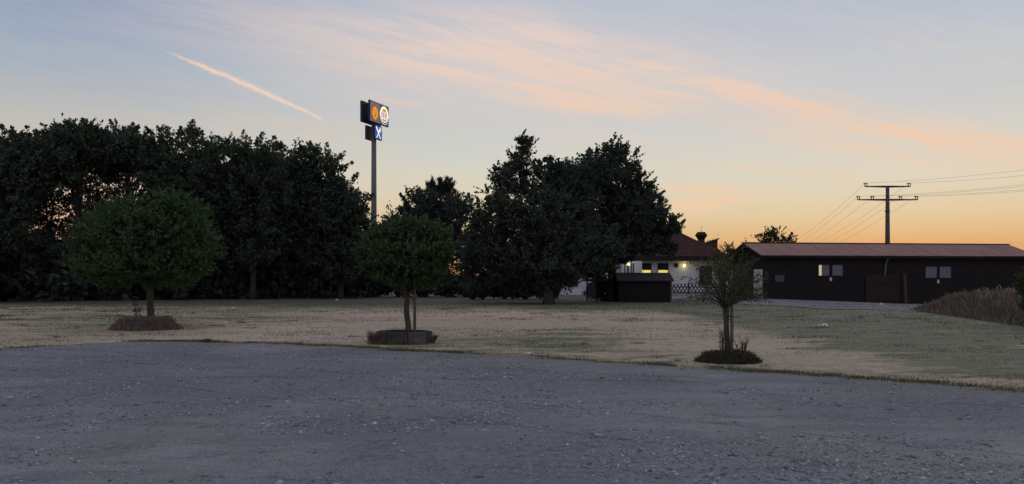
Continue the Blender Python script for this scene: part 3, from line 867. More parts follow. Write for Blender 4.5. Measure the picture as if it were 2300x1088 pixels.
def round_tree(name, label, loc, h, r, lobes, n, size, leaf, clump, lean=0, fork=12, cr=1.0, cz=1.0):
    root = empty(name, loc); tag(root, label, 'tree', 'round headed young trees at the gravel edge')
    mb = MB(); young_trunk(mb, h, r, lean, fork, cr, cz); mb.build('trunk', MAT_BARK, root, True)
    P, cen = fill_lobes(lobes, n, clump, 55, 0.5, 0.45, 0.6, 1.0)
    link('crown', leaf_mesh('crown', P - np.array(loc), size, 0.5), leaf, root)
    return root

def edge_lobes(spec, Y, d):
    return [px_lobe(a, b, c * .93, e * .92, Y, q, c * d) for (a, b, c, e, q) in spec]
Y = 26.0
round_tree('round_headed_tree', 'largest round headed young tree with a wide lopsided crown, on the brown mound', (X(338, Y), Y, 0.22), 1.55, 0.125,
           edge_lobes([(375, 470, 50, 40, 0), (300, 495, 80, 48, 0), (400, 500, 70, 55, .2), (330, 540, 120, 75, 0), (225, 545, 62, 62, 0), (430, 560, 62, 62, 0), (200, 590, 42, 42, 0.1), (320, 592, 125, 56, 0),
                       (245, 612, 62, 36, 0), (390, 610, 66, 40, 0)], Y, 0.85), 72000, 0.105, LEAF_ROBINIA, 0.26, cr=2.2, cz=2.2)
Y = 20.3
round_tree('round_headed_tree', 'round headed young tree with a neat flat topped crown, standing in the concrete ring', (X(917, Y), Y, 0.27), 1.15, 0.085,
           edge_lobes([(905, 525, 72, 36, 0), (950, 528, 58, 34, 0), (860, 560, 50, 46, 0), (985, 558, 34, 44, 0), (910, 575, 105, 60, 0), (835, 580, 34, 34, 0), (915, 618, 80, 32, 0), (955, 612, 48, 36, 0)], Y, 0.95),
           52000, 0.078, LEAF_ROBINIA, 0.15, lean=-0.06, cr=1.15, cz=1.2)

def staked_tree():
    Y = 15.8; loc = (X(1632, Y), Y, 0.10)
    root = empty('round_headed_tree', loc); tag(root, 'sparse staked young tree with thin radiating shoots, smallest of the round headed trees', 'tree', 'round headed young trees at the gravel edge')
    mb = MB(); h = Z(690, Y) - 0.10; r = .058
    mb.tube([(0, 0, -.1), (0.015, 0, h * .3), (-0.01, 0, h * .7), (-.02, 0, h)], [r * 1.3, r, r * .95, r * 1.35], 10)
    for k in range(16):
        t = random.random(); a = random.random() * 6.28
    P = []; A = []
    top = Vector((-.02, 0, h - .05))
    for k in range(95):
        a = random.random() * 6.283; e = random.uniform(0.10, 1.40) ** 0.85
        L = random.uniform(.78, 1.12) * (0.98 if e < .6 else 1.10)
        d = Vector((math.cos(a) * math.cos(e) * 1.0, math.sin(a) * math.cos(e), math.sin(e)))
        pts = [top]
        for s in range(1, 7):
            t = s / 6; pts.append(top + d * L * t + Vector((0, 0, 0.42 * t * L - 0.50 * (t ** 2.4) * L * math.cos(e))))
        mb.tube(pts, [.016 if k < 14 else .009] + [.009, .008, .006, .005, .004, .003], 4, cap=False)
        for s in np.linspace(.45, 1.0, 28):
            i = min(int(s * 6), 5); q = pts[i].lerp(pts[i + 1], s * 6 - i)
            if random.random() < 0.52: continue
            for _ in range(3):
                P.append(q + Vector([random.gauss(0, .04) for _ in range(3)]) - Vector((0, 0, .02))); A.append((d + Vector((0, 0, -.6)))[:])
    mb.build('trunk', MAT_BARK, root, True)
    link('crown', leaf_mesh('crown', np.array([p[:] for p in P]), 0.052, 0.45, axis=np.array(A, float)), LEAF_OLIVE, root)
staked_tree()

def stake(label, px, Y, top, w, tiez, gap, base):
    x = X(px, Y); root = empty('wooden_stake', (x, Y, base)); tag(root, label, 'stake')
    MB().tube([(0, 0, -.1), (0.01, 0, (top - base) * .5), (0.0, 0, top - base)], [w, w, w * .9], 10).build('post', MAT_STAKE, root)
    mb = MB(); z = tiez - base
    mb.tube([(-gap, 0.02, z), (-gap * .4, -.03, z + .01), (0.0, -w * 1.05, z), (w * 1.1, 0, z)], [.012] * 4, 6)
    mb.tube([(-gap, 0.0, z - .06), (0, w * 1.0, z - .05), (w * 1.1, 0, z - .04)], [.01] * 3, 6)
    mb.build('tie', plain('tie_rubber', (0.02, 0.02, 0.02), .6), root)
stake('pale wooden stake tied beside the sparse young tree', 1643, 15.75, Z(662, 15.75), .036, Z(712, 15.75), .10, .09)
stake('wooden stake tied close to the trunk above the concrete ring', 931, 20.35, Z(640, 20.35), .04, Z(672, 20.35), .10, .27)

# hexagonal planter ring of concrete kerb slabs
def planter():
    Y = 20.2; cx = X(908, Y); root = empty('concrete_ring', (cx, Y, 0)); tag(root, 'low dark concrete planting ring, filled with soil, round the flat topped tree', 'planter')
    conc = plain('old_concrete', (0.062, 0.058, 0.058), .9, .35, 3, .5)
    conc_pale = plain('pale_concrete', (0.11, 0.10, 0.095), .9, .35, 3, .5)
    rad = .74; hh = .34; n = 8; pr = None
    for k in range(n):
        a0 = 2 * math.pi * (k + .30) / n; a1 = 2 * math.pi * (k + 1.30) / n
        p0 = Vector((rad * math.cos(a0), .8 * rad * math.sin(a0), 0)); p1 = Vector((rad * math.cos(a1), .8 * rad * math.sin(a1), 0))
        d = (p1 - p0); L = d.length - .012; c = (p0 + p1) / 2; mid = c + Vector((0, 0, hh / 2 - .02 + random.uniform(-.006, .006)))
        pale = (n0s := (a0 + a1) / 2 % 6.283) > 5.2 and n0s < 5.9
        o = MB().box((0, 0, 0), (L, .07, hh)).build('concrete_slab', conc_pale if pale else conc, root)
        if pale: o['label'] = 'paler concrete slab of the ring'
        bv = o.modifiers.new('edge', 'BEVEL'); bv.width = .008; bv.segments = 2
        o.location = mid; o.rotation_euler = (random.uniform(-.02, .02), 0, math.atan2(d.y, d.x))
    v = [(0, 0, .27)]; f = []
    for k in range(24):
        a = 2 * math.pi * k / 24; v.append((.66 * math.cos(a), .53 * math.sin(a), .25))
    for k in range(24): f.append((0, 1 + k, 1 + (k + 1) % 24))
    me = bpy.data.meshes.new('soil'); me.from_pydata(v, [], f); link('soil', me, MAT_EARTH, root)
    m = 900; a = rng.random(m) * 6.283; t = np.sqrt(rng.random(m)) * .95
    o = link('weeds', blades_mesh('weeds', .64 * t * np.cos(a), .5 * t * np.sin(a), np.full(m, .25), .04 + .07 * rng.random(m), np.full(m, .01), .9), MAT_MOSSY, root); o['kind'] = 'stuff'
planter()

def weed_patch(name, label, px, Y, rx, ry, h, n, m_):
    x = X(px, Y); a = rng.random(n) * 6.283; t = np.abs(rng.normal(0, .5, n))
    o = link(name, blades_mesh(name, rx * t * np.cos(a), ry * t * np.sin(a), np.zeros(n) - .01, h * (0.3 + rng.random(n)) * np.exp(-t), np.full(n, .011), .9), m_)
    o.location = (x, Y, Hs(x, Y)); tag(o, label, 'weeds')
weed_patch('dry_weeds', 'reddish dry weeds leaning on the open side of the concrete ring', 847, 19.9, .30, .25, .34, 1500, MAT_BROWNB)
weed_patch('dry_weeds', 'small reddish dry tuft at the pale corner of the concrete ring', 971, 20.1, .07, .1, .32, 260, MAT_BROWNB)
weed_patch('grass_fringe', 'ragged grass fringe along the front foot of the concrete ring', 908, 19.62, .95, .08, .13, 1500, MAT_GREENB)
weed_patch('low_weeds', 'dark weed clump on the gravel edge left of the concrete ring', 466, 20.3, .25, .12, .13, 500, MAT_MOSSY)

def stemmy(name, label, px, Y, hgt, spread, ns, leaf, lsize, base=0.0, per=16, cat='plant', r=.006):
    x = X(px, Y); root = empty(name, (x, Y, base)); tag(root, label, cat)
    mb = MB(); P = []
    for k in range(ns):
        a = random.random() * 6.283; s = spread * random.random(); h = hgt * random.uniform(.55, 1)
        b = Vector((math.cos(a) * s * .4, math.sin(a) * s * .3, 0)); t = Vector((math.cos(a) * s, math.sin(a) * s * .6, h))
        m = b.lerp(t, .5) + Vector((0, 0, .1 * h)); mb.tube([b, m, t], [r, r * .8, r * .4], 4, cap=False)
        for q in np.linspace(.2, 1, per):
            p = (b.lerp(m, q * 2) if q < .5 else m.lerp(t, q * 2 - 1)); P.append((p + Vector([random.gauss(0, lsize * .6) for _ in range(3)]))[:])
    mb.build('stem', MAT_BARK, root); link('leaves', leaf_mesh('leaves', np.array(P), lsize, .5), leaf, root)
stemmy('tall_weed', 'thin leafy weeds climbing beside the trunk of the sparse young tree', 1622, 15.6, .60, .10, 9, LEAF_OLIVE, .04, .12)
stemmy('tall_weed', 'loose twiggy weeds on the mound right of the wooden stake', 1668, 15.7, .45, .40, 15, LEAF_OLIVE, .032, .12)
stemmy('tall_weed', 'small forked sapling on the brown mound left of the trunk', 309, 25.9, .75, .25, 8, LEAF_OLIVE, .08, .28, 12)

# ---- shrubs
def shrub(label, lobes, n, leaf, size, clump, base, group=None, name='shrub', r=.05, nl=14, per=50, spiky=.4, inner=.3, cat='shrub'):
    tz = max(l[2] for l in lobes)
    return tree(name, label, group, base, tz, r, lobes, n, leaf, size, clump, per, spiky=spiky, inner=inner, nl=nl, start=.1, cat=cat)
Y = 66
shrub('airy shrub glowing against the sunset between white house and barn', [px_lobe(1630, 575, 24, 22, Y), px_lobe(1655, 585, 22, 22, Y), px_lobe(1618, 600, 26, 30, Y), px_lobe(1650, 620, 30, 34, Y), px_lobe(1640, 560, 16, 10, Y), px_lobe(1672, 600, 16, 36, Y)],
      5200, LEAF_BUSH, .15, .35, (X(1640, Y), Y, Hs(X(1640, Y), Y)), spiky=.5)
Y = 75
shrub('leafy treetop rising behind the barn roof left of the power pole', [px_lobe(1715, 535, 16, 14, Y), px_lobe(1742, 528, 22, 18, Y), px_lobe(1768, 540, 14, 14, Y), px_lobe(1740, 560, 44, 20, Y), px_lobe(1740, 600, 44, 40, Y)],
      6500, LEAF_BUSH, .2, .45, (X(1740, Y), Y, Hs(X(1740, Y), Y)), name='small_tree', r=.12, cat='tree')
Y = 76
shrub('tiny treetop just showing over the barn ridge left of the power pole', [px_lobe(1957, 556, 5, 12, Y), px_lobe(1966, 560, 8, 8, Y), px_lobe(1960, 600, 20, 30, Y)],
      900, LEAF_BUSH, .18, .22, (X(1958, Y), Y, Hs(X(1958, Y), Y)), name='small_tree', r=.08, cat='tree')
Y = 24.5
shrub('green bush at the right picture edge above the dry grass', [px_lobe(2319, 640, 28, 34, Y), px_lobe(2332, 612, 22, 20, Y), px_lobe(2344, 690, 40, 40, Y)],
      9000, LEAF_BUSH, .07, .16, (X(2315, Y), Y, Hs(X(2315, Y), Y)), r=.03)
Y = 60
shrub('dark bush in front of the lean-to beside the shed', [px_lobe(1335, 657, 18, 14, Y-4), px_lobe(1360, 655, 30, 24, Y-4), px_lobe(1395, 660, 16, 16, Y-4)],
      8000, LEAF_DARK, .14, .3, (X(1350, Y-4), Y-4, Hs(X(1350, Y-4), Y-4)))
Y = 64
shrub('dark hedge bush left of the great trees, beyond the concrete ring tree', [px_lobe(905 + 25 * k, 646 - (k % 2) * 8, 24, 25, Y, k % 3 * .4) for k in range(7)],
      11000, LEAF_DARK, .24, .35, (X(980, Y), Y, 0))
shrub('dark hedge bush in the deep shade behind the great tree trunk', [px_lobe(1075 + 26 * k, 651 - (k % 2) * 5, 24, 22, Y - 6, k % 3 * .4) for k in range(7)],
      11000, LEAF_DARK, .23, .35, (X(1150, Y - 6), Y - 6, 0))
shrub('low dark bush where the tall tree row ends below the sign', [px_lobe(812, 632, 28, 33, Y + 2), px_lobe(850, 636, 28, 30, Y + 2), px_lobe(885, 634, 30, 32, Y + 2)],
      9000, LEAF_DARK, .26, .38, (X(845, Y + 2), Y + 2, 0))

# ---- bank of tall dry grass on the right
def dry_bank():
    n = 52000
    u = rng.random(n); w = rng.random(n)
    # front line runs from (20.5,38) to (18.3,26), bank extends away from the camera / right
    fx = np.interp(u, [0, .25, .6, 1], [21.2, 20.2, 19.0, 17.6]); fy = np.interp(u, [0, .25, .6, 1], [39.5, 36.0, 30.5, 24.0])
    x = fx + w * 9.0 + rng.normal(0, .12, n); y = fy + w * 3.0 + rng.normal(0, .15, n)
    prof = sstep(w, -0.02, .28) * (0.45 + .55 * sstep(u, 0.0, .35))
    z = H(x, y) + 0.72 * prof
    lump = fbm(x * .8, y * .8, 71, 3)
    h = (0.22 + 0.42 * lump * rng.random(n)) * (0.5 + .5 * sstep(u, 0, .2)) * (.55 + .45 * sstep(w, 0, .1))
    o = link('tall_dry_grass', blades_mesh('tall_dry_grass', x, y, z, h * 1.15, np.full(n, .022), .7), MAT_BROWNB)
    tag(o, 'bank of tall brown dry grass at the right, before the barn', None, None, 'stuff')
    # earth under it
    gu, gw = np.meshgrid(np.linspace(0, 1, 50), np.linspace(-.03, 1.1, 30))
    fx = np.interp(gu, [0, .25, .6, 1], [21.2, 20.2, 19.0, 17.6]); fy = np.interp(gu, [0, .25, .6, 1], [39.5, 36.0, 30.5, 24.0])
    gx = fx + gw * 9.0; gy = fy + gw * 3.0
    gz = H(gx, gy) + .70 * sstep(gw, -0.02, .28) * (0.45 + .55 * sstep(gu, 0, .35)) - .02
    i = np.arange(gx.size).reshape(gx.shape)
    f = np.stack([i[:-1, :-1], i[:-1, 1:], i[1:, 1:], i[1:, :-1]], -1).reshape(-1, 4)
    o = link('earth_bank', np_mesh('earth_bank', np.stack([gx, gy, gz], -1).reshape(-1, 3), f), MAT_EARTH, smooth=True)
    tag(o, 'low earth bank under the tall dry grass', None, None, 'structure')
    # plumes
    m = 130; u = .35 + .65 * rng.random(m); w = .12 + .5 * rng.random(m)
    V = []; F = []
    mb = MB()
    for k in range(m):
        fx = np.interp(u[k], [0, .25, .6, 1], [21.2, 20.2, 19.0, 17.6]); fy = np.interp(u[k], [0, .25, .6, 1], [39.5, 36.0, 30.5, 24.0])
        px_, py_ = fx + w[k] * 9, fy + w[k] * 3; z0 = Hs(px_, py_) + .55; h = random.uniform(.45, 1.0) * (0.6 + .5 * u[k]); dx, dy = random.uniform(-.35, .1), random.uniform(-.1, .1)
        b = Vector((px_, py_, z0)); t = b + Vector((dx, dy, h)); m_ = b.lerp(t, .6) + Vector((0, 0, .05))
        mb.tube([b, m_, t], [.006, .005, .004], 3, cap=False)
        mb.tube([m_.lerp(t, .4), m_.lerp(t, .7), t + Vector((dx * .2, 0, .02))], [.008, .022, .004], 5)
    o = mb.build('reed_plumes', MAT_REED); tag(o, 'pale reed plumes standing above the dry grass bank', None, None, 'stuff')
dry_bank()

# ------------------------------------------------------------------ barn
def m_boards(g, p, o):
    tc = g.n('ShaderNodeTexCoord').outputs['Object']
    n = g.noise(g.mapping(tc, (6, 6, .6)), 2.0, 4, 0.6)
    g.put(p.inputs['Base Color'], g.ramp(n, [(0.25, (0.011, 0.009, 0.010)), (0.75, (0.025, 0.019, 0.019))]))
    bump(g, p, n, .5, .01)
MAT_BOARDS = mat('dark_boards', m_boards, .85)
def m_roofsheet(g, p, o):
    tc = g.n('ShaderNodeNewGeometry').outputs['Position']
    n = g.noise(tc, .8, 5, .6); n2 = g.noise(tc, 14, 3, .6)
    oi = g.n('ShaderNodeObjectInfo').outputs['Random']
    c = g.mix(g.smooth(n, .3, .7), (0.29, 0.145, 0.110), (0.37, 0.190, 0.148))
    c = g.mix(g.mul(oi, .35), c, (0.33, 0.19, 0.16))
    c = g.mix(g.mul(g.smooth(n2, .5, .75), .3), c, (0.11, 0.07, 0.06))
    g.put(p.inputs['Base Color'], c)
MAT_SHEET = mat('red_roof_sheet', m_roofsheet, .5)
MAT_WHITE = plain('white_paint', (0.62, 0.62, 0.64), .7, .08, 1.5)
MAT_FRAME = plain('window_frame_dark', (0.03, 0.025, 0.022), .7)
def m_glass(g, p, o):
    p.inputs['Base Color'].default_value = (0.06, 0.06, 0.07, 1); p.inputs['Specular IOR Level'].default_value = .6
    tc = g.n('ShaderNodeTexCoord').outputs['Object']
    bump(g, p, g.noise(tc, 1.2, 2), .15, .05)
MAT_GLASS = mat('window_glass', m_glass, .18)
MAT_CURTAIN = plain('grey_curtain', (0.17, 0.17, 0.19), .9, .2, 4)
MAT_GUTTER = plain('grey_gutter', (0.22, 0.22, 0.23), .5, .15)
MAT_DOORWOOD = plain('red_brown_door', (0.040, 0.022, 0.018), .85, .4, 3, .3)
MAT_PAPER = plain('paper', (0.7, 0.69, 0.66), .8, .08)

def barn():
    fl = Vector((18.35, 54.0, 0)); ang = math.atan2(3.1, 22.3)
    root = empty('barn', (fl.x, fl.y, 0), ang); tag(root, 'long low dark timber barn with a faded red sheet roof', 'barn')
    L, D, ze, zr = 21.8, 5.4, 3.35, 4.38
    zb = -1.2
    # walls with board relief
    mb = MB()
    nb = 150; w = L / nb
    for k in range(nb):
        off = .012 * (k % 2)
        mb.box((w * (k + .5), .10 - off, (zb + ze - .08) / 2), (w - .006, .05, ze - .08 - zb))
    mb.box((L / 2, .16, (zb + ze - .1) / 2), (L - .02, .06, ze - .1 - zb))
    mb.build('front_wall', MAT_BOARDS, root)
    MB().box((L / 2, D - .1, (zb + ze - .1) / 2), (L, .1, ze - .1 - zb)).build('back_wall', MAT_BOARDS, root)
    for xx in (0.06, L - .06):
        mb = MB()
        n = len(mb.v)
        y0, y1 = .19, D - .16
        prof = [(y0, zb), (y1, zb), (y1, ze - .1), (D / 2, zr - .14), (y0, ze - .1)]
        for s in (-.05, .05):
            for (yy, zz) in prof: mb.v.append((xx + s, yy, zz))
        mb.f += [(0, 1, 2, 3, 4), (9, 8, 7, 6, 5)] + [(i, 5 + i, 5 + (i + 1) % 5, (i + 1) % 5) for i in range(5)]
        mb.build('gable_wall', MAT_BOARDS, root)
    # corrugated sheets: one mesh shared by all the sheets of a slope
    ns = 21; sw = (L + .8) / ns; sl = math.hypot(D / 2 + .35, zr - ze)
    V = []; F = []; cols = 25
    for j in range(2):
        for i in range(cols):
            xx = (sw - .005) * i / (cols - 1); zz = .022 * math.sin(xx / .135 * 2 * math.pi)
            V.append((xx, sl * j, zz + .01)); V.append((xx, sl * j, zz))
    for i in range(cols - 1):
        a = 2 * i; b = 2 * cols + 2 * i
        F += [(a, a + 2, b + 2, b), (a + 1, b + 1, b + 3, a + 3), (a, a + 1, a + 3, a + 2), (b, b + 2, b + 3, b + 1)]
    me = bpy.data.meshes.new('roof_sheet'); me.from_pydata(V, [], F); me.update(); me.materials.append(MAT_SHEET)
    tilt = math.atan2(zr - ze, D / 2 + .35)
    for side in (0, 1):
        for k in range(ns):
            o = bpy.data.objects.new('roof_sheet', me); C.objects.link(o); o.parent = root
            lift = .004 * (k % 2)
            if side == 0:
                o.location = (-.4 + k * sw, -.35, ze + lift); o.rotation_euler = (tilt, 0, 0)
            else:
                o.location = (-.4 + (k + 1) * sw, D + .35, ze + lift); o.rotation_euler = (tilt, 0, math.pi)
    mb = MB().bar((-.42, D / 2, zr + .035), (L + .42, D / 2, zr + .035), .26, .05); mb.build('ridge_cap', plain('ridge_dark', (0.05, 0.03, 0.028), .7), root)
    mb = MB(); mb.box((L / 2, -.26, ze - .13), (L + .76, .04, .13)); mb.build('fascia', MAT_BOARDS, root)
    for xx in (-.36, L + .36):
        mb = MB(); mb.bar((xx, -.30, ze - .06), (xx, D / 2, zr - .06), .05, .12); mb.bar((xx, D / 2 + .01, zr - .06), (xx, D + .3, ze - .06), .05, .12)
        mb.build('verge_board', MAT_BOARDS, root)
    # windows: px spans at the wall
    def lx(px):   # local x where a photo column meets the front wall
        u = (px - CX) / FPX; c, s = math.cos(ang), math.sin(ang)
        return (u * fl.y - fl.x) / (c - u * s)
    def lz(py, lxx):
        yy = fl.y + lxx * math.sin(ang); return Z(py, yy)
    for (x0, x1, y0, y1, lit) in ((1838, 1895, 594, 621, True), (2078, 2138, 598, 626, False)):
        a, b = lx(x0), lx(x1); m = (a + b) / 2; z1, z0 = lz(y0, m), lz(y1, m)
        for side in (0, 1):
            xa, xb = (a, m - .06) if side == 0 else (m + .06, b)
            fr = MB(); w_ = .05; cz = (z0 + z1) / 2
            fr.box(((xa + xb) / 2, .035, z1 - w_ / 2), (xb - xa, .05, w_)).box(((xa + xb) / 2, .035, z0 + w_ / 2), (xb - xa, .05, w_))
            fr.box((xa + w_ / 2, .035, cz), (w_, .05, z1 - z0 - 2 * w_)).box((xb - w_ / 2, .035, cz), (w_, .05, z1 - z0 - 2 * w_))
            f = fr.build('window', MAT_FRAME, root)
            MB().box(((xa + xb) / 2, .048, cz), (xb - xa - 2 * w_, .012, z1 - z0 - 2 * w_)).build('pane', MAT_CURTAIN_GLASS, f)
            if lit and side == 0:
                MB().box((xa + w_ + .12, .036, cz), (.22, .008, z1 - z0 - 2 * w_ - .02)).build('lit_gap', emis('lamp_lit_gap', (0.75, 0.62, 0.33), .48), f)
        o = MB().box((m + .02, .06, z0 - .22), (.17, .02, .26)).build('notice', MAT_NOTICE, root)
    a, b = lx(1740), lx(1763); z1, z0 = lz(617, a), lz(635, a)
    f = MB().box(((a + b) / 2, .04, (z0 + z1) / 2), (b - a, .03, z1 - z0)).build('window', MAT_FRAME, root)
    MB().box(((a + b) / 2, .02, (z0 + z1) / 2), (b - a - .14, .01, z1 - z0 - .14)).build('pane', MAT_GLASS, f)
    # open red-brown doors with planks
    a, b = lx(1944), lx(2020); top = lz(619, a); bot = lz(687, b) - .05
    d = empty('door', (0, 0, 0)); d.parent = root; d['label'] = 'red-brown plank double door of the barn'
    n = 12; w_ = (b - a) / n
    pm = MB().box((0, 0, 0), (w_ - .012, .04, top - bot)).mesh('plank'); pm.materials.append(MAT_DOORWOOD)
    for k in range(n):
        o = bpy.data.objects.new('plank', pm); C.objects.link(o); o.parent = d; o.location = (a + w_ * (k + .5), -.02 - .004 * (k % 2), (top + bot) / 2)
    MB().box(((a + b) / 2, -.055, top - .35), (b - a - .1, .03, .14)).build('door_brace', MAT_DOORWOOD, d)
    MB().box(((a + b) / 2, -.055, bot + .45), (b - a - .1, .03, .14)).build('door_brace', MAT_DOORWOOD, d)
    # rain pipe
    xx = lx(1991); mb = MB(); mb.tube([(xx, -.22, ze - .2), (xx, .02, ze - .5), (xx - .12, .02, 1.9)], .04, 8); mb.build('rain_pipe', MAT_GUTTER, root)
    # pale sheet on the gable
    MB().box((-.03, .9, 1.25), (.05, 1.3, 2.2)).build('gable_door', MAT_WHITE, root)
    # leaning boards + small things beside the door
    a2 = lx(2024); yy = fl.y + a2 * math.sin(ang); wx = fl.x + a2 * math.cos(ang)
    gz = Hs(wx, yy - .6)
    o = MB().box((0, 0, 1.15), (.22, .05, 2.3)).build('leaning_board', plain('grey_board', (0.06, 0.05, 0.048), .9, .3, 3, .3)); o.location = (wx + .05, yy - .62, gz); o.rotation_euler = (-.12, .03, ang); tag(o, 'grey weathered board leaning on the barn right of the red-brown door', 'board')
    a3 = lx(1979); wx = fl.x + a3 * math.cos(ang); yy = fl.y + a3 * math.sin(ang) - 1.0
    return lx
def m_curtglass(g, p, o):
    tc = g.n('ShaderNodeTexCoord').outputs['Object']
    n = g.noise(g.mapping(tc, (12, 1, 1)), 1.5, 3)
    g.put(p.inputs['Base Color'], g.mix(g.smooth(n, .3, .7), (0.12, 0.12, 0.14), (0.19, 0.19, 0.215)))
    p.inputs['Coat Weight'].default_value = .3; p.inputs['Coat Roughness'].default_value = .1
MAT_CURTAIN_GLASS = mat('curtained_glass', m_curtglass, .7)
MAT_NOTICE = plain('notice_paper', (0.62, 0.58, 0.5), .8, .1, 8)
barn()

# ------------------------------------------------------------------ power pole and wires
MAT_STEEL = plain('dark_steel', (0.035, 0.033, 0.032), .6, .2)
MAT_POLE = plain('pole_concrete', (0.10, 0.085, 0.08), .8, .2, 2)
ARMS = [(1, 2.85), (0, 3.75)]
def pole(label, x, y, ztop, rz, detail=True):
    root = empty('power_pole', (x, y, 0), rz); tag(root, label, 'power pole', 'medium voltage power poles')
    MB().tube([(0, 0, -1), (0, 0, ztop * .5), (0, 0, ztop)], [.33, .27, .2], 14).build('mast', MAT_POLE, root, True)
    tips = []
    for (zz, hw) in ((ztop + .05, 2.75), (ztop - 1.55, 3.65)):
        mb = MB()
        for s in (-1, 1):
            n = len(mb.v)
            for (xx, hh) in ((0, .15), (s * hw, .07)):
                for yy in (-.09, .09):
                    for z_ in (-hh, hh * .6): mb.v.append((xx, yy, zz + z_))
            mb.f += [(n, n + 1, n + 3, n + 2), (n + 4, n + 6, n + 7, n + 5), (n, n + 4, n + 5, n + 1), (n + 2, n + 3, n + 7, n + 6), (n, n + 2, n + 6, n + 4), (n + 1, n + 5, n + 7, n + 3)]
        mb.build('crossarm', MAT_STEEL, root)
        xs = (-hw + .12, hw - .12) if hw < 3 else (-hw + .12, -hw * .5, hw * .44, hw - .12)
        for xx in xs:
            ins = MB()
            ins.tube([(xx - .13, 0, zz + .03), (xx - .13, 0, zz + .34)], .055, 8).tube([(xx + .13, 0, zz + .03), (xx + .13, 0, zz + .34)], .055, 8)
            ins.bar((xx - .28, 0, zz + .38), (xx + .18, 0, zz + .38), .10, .09)
            ins.build('insulator', MAT_STEEL, root)
            tips.append((xx, zz + .4))
    mb = MB(); mb.tube([(-.42, 0, ztop - 2.95), (.3, 0, ztop - 2.95)], .05, 6); mb.tube([(0, 0, ztop - 3.0), (0, 0, ztop - 2.9)], .30, 12); mb.build('bracket', MAT_STEEL, root)
    c, s = math.cos(rz), math.sin(rz)
    return [Vector((x + a * c, y + a * s, z)) for a, z in tips]
Yp = 90.0
tA = pole('double armed power pole rising behind the barn roof', X(1993.5, Yp), Yp, Z(420, Yp), 0)
tB = pole('far power pole down the line, hidden behind the barn', X(1712, 250), 250, Z(578, 250), R(-18))
tC = pole('next power pole up the line, beyond the right picture edge', 66, 58, 13.6, R(12))
MAT_WIRE = plain('wire', (0.12, 0.11, 0.10), .6, .1)
def wire(a, b, sag, r, label):
    pts = []
    for k in range(25):
        t = k / 24; p = a.lerp(b, t); p.z -= sag * 4 * t * (1 - t); pts.append(p)
    o = MB().tube([p - a for p in pts], r, 5).build('power_line', MAT_WIRE); o.location = a
    tag(o, label, 'power line', 'wires of the power line')
nm = ['upper left', 'upper right', 'lower outer left', 'lower inner left', 'lower inner right', 'lower outer right']
for i, q in enumerate(nm):
    wire(tA[i], tB[i], 2.6, .012, f'power line running down to the distant horizon from the {q} insulator')
    wire(tA[i], tC[i], 0.9, .010, f'power line running out to the right from the {q} insulator')

# ------------------------------------------------------------------ white house
MAT_ROOF = None
def m_tiles(g, p, o):
    tc = g.n('ShaderNodeTexCoord').outputs['Object']
    n = g.noise(tc, 2.0, 4, .6); n2 = g.noise(tc, 20, 3, .6)
    c = g.mix(g.smooth(n, .3, .7), (0.075, 0.033, 0.031), (0.115, 0.052, 0.047))
    c = g.mix(g.mul(g.smooth(n2, .5, .7), .4), c, (0.05, 0.022, 0.02))
    g.put(p.inputs['Base Color'], c)
MAT_TILES = mat('red_roof_tiles', m_tiles, .75)
MAT_FASCIA = plain('dark_fascia', (0.035, 0.022, 0.02), .8)
MAT_WALLW = plain('white_render', (0.70, 0.71, 0.76), .9, .06, .6)
MAT_LITWIN = emis('lit_window', (0.85, 0.68, 0.16), 0.95)
MAT_LAMP = emis('lamp_glow', (1.0, 0.80, 0.26), 6.0)

def prism(mb, poly_top, z):  # helper: flat polygon
    mb.quad([(a, b, z) for a, b in poly_top])

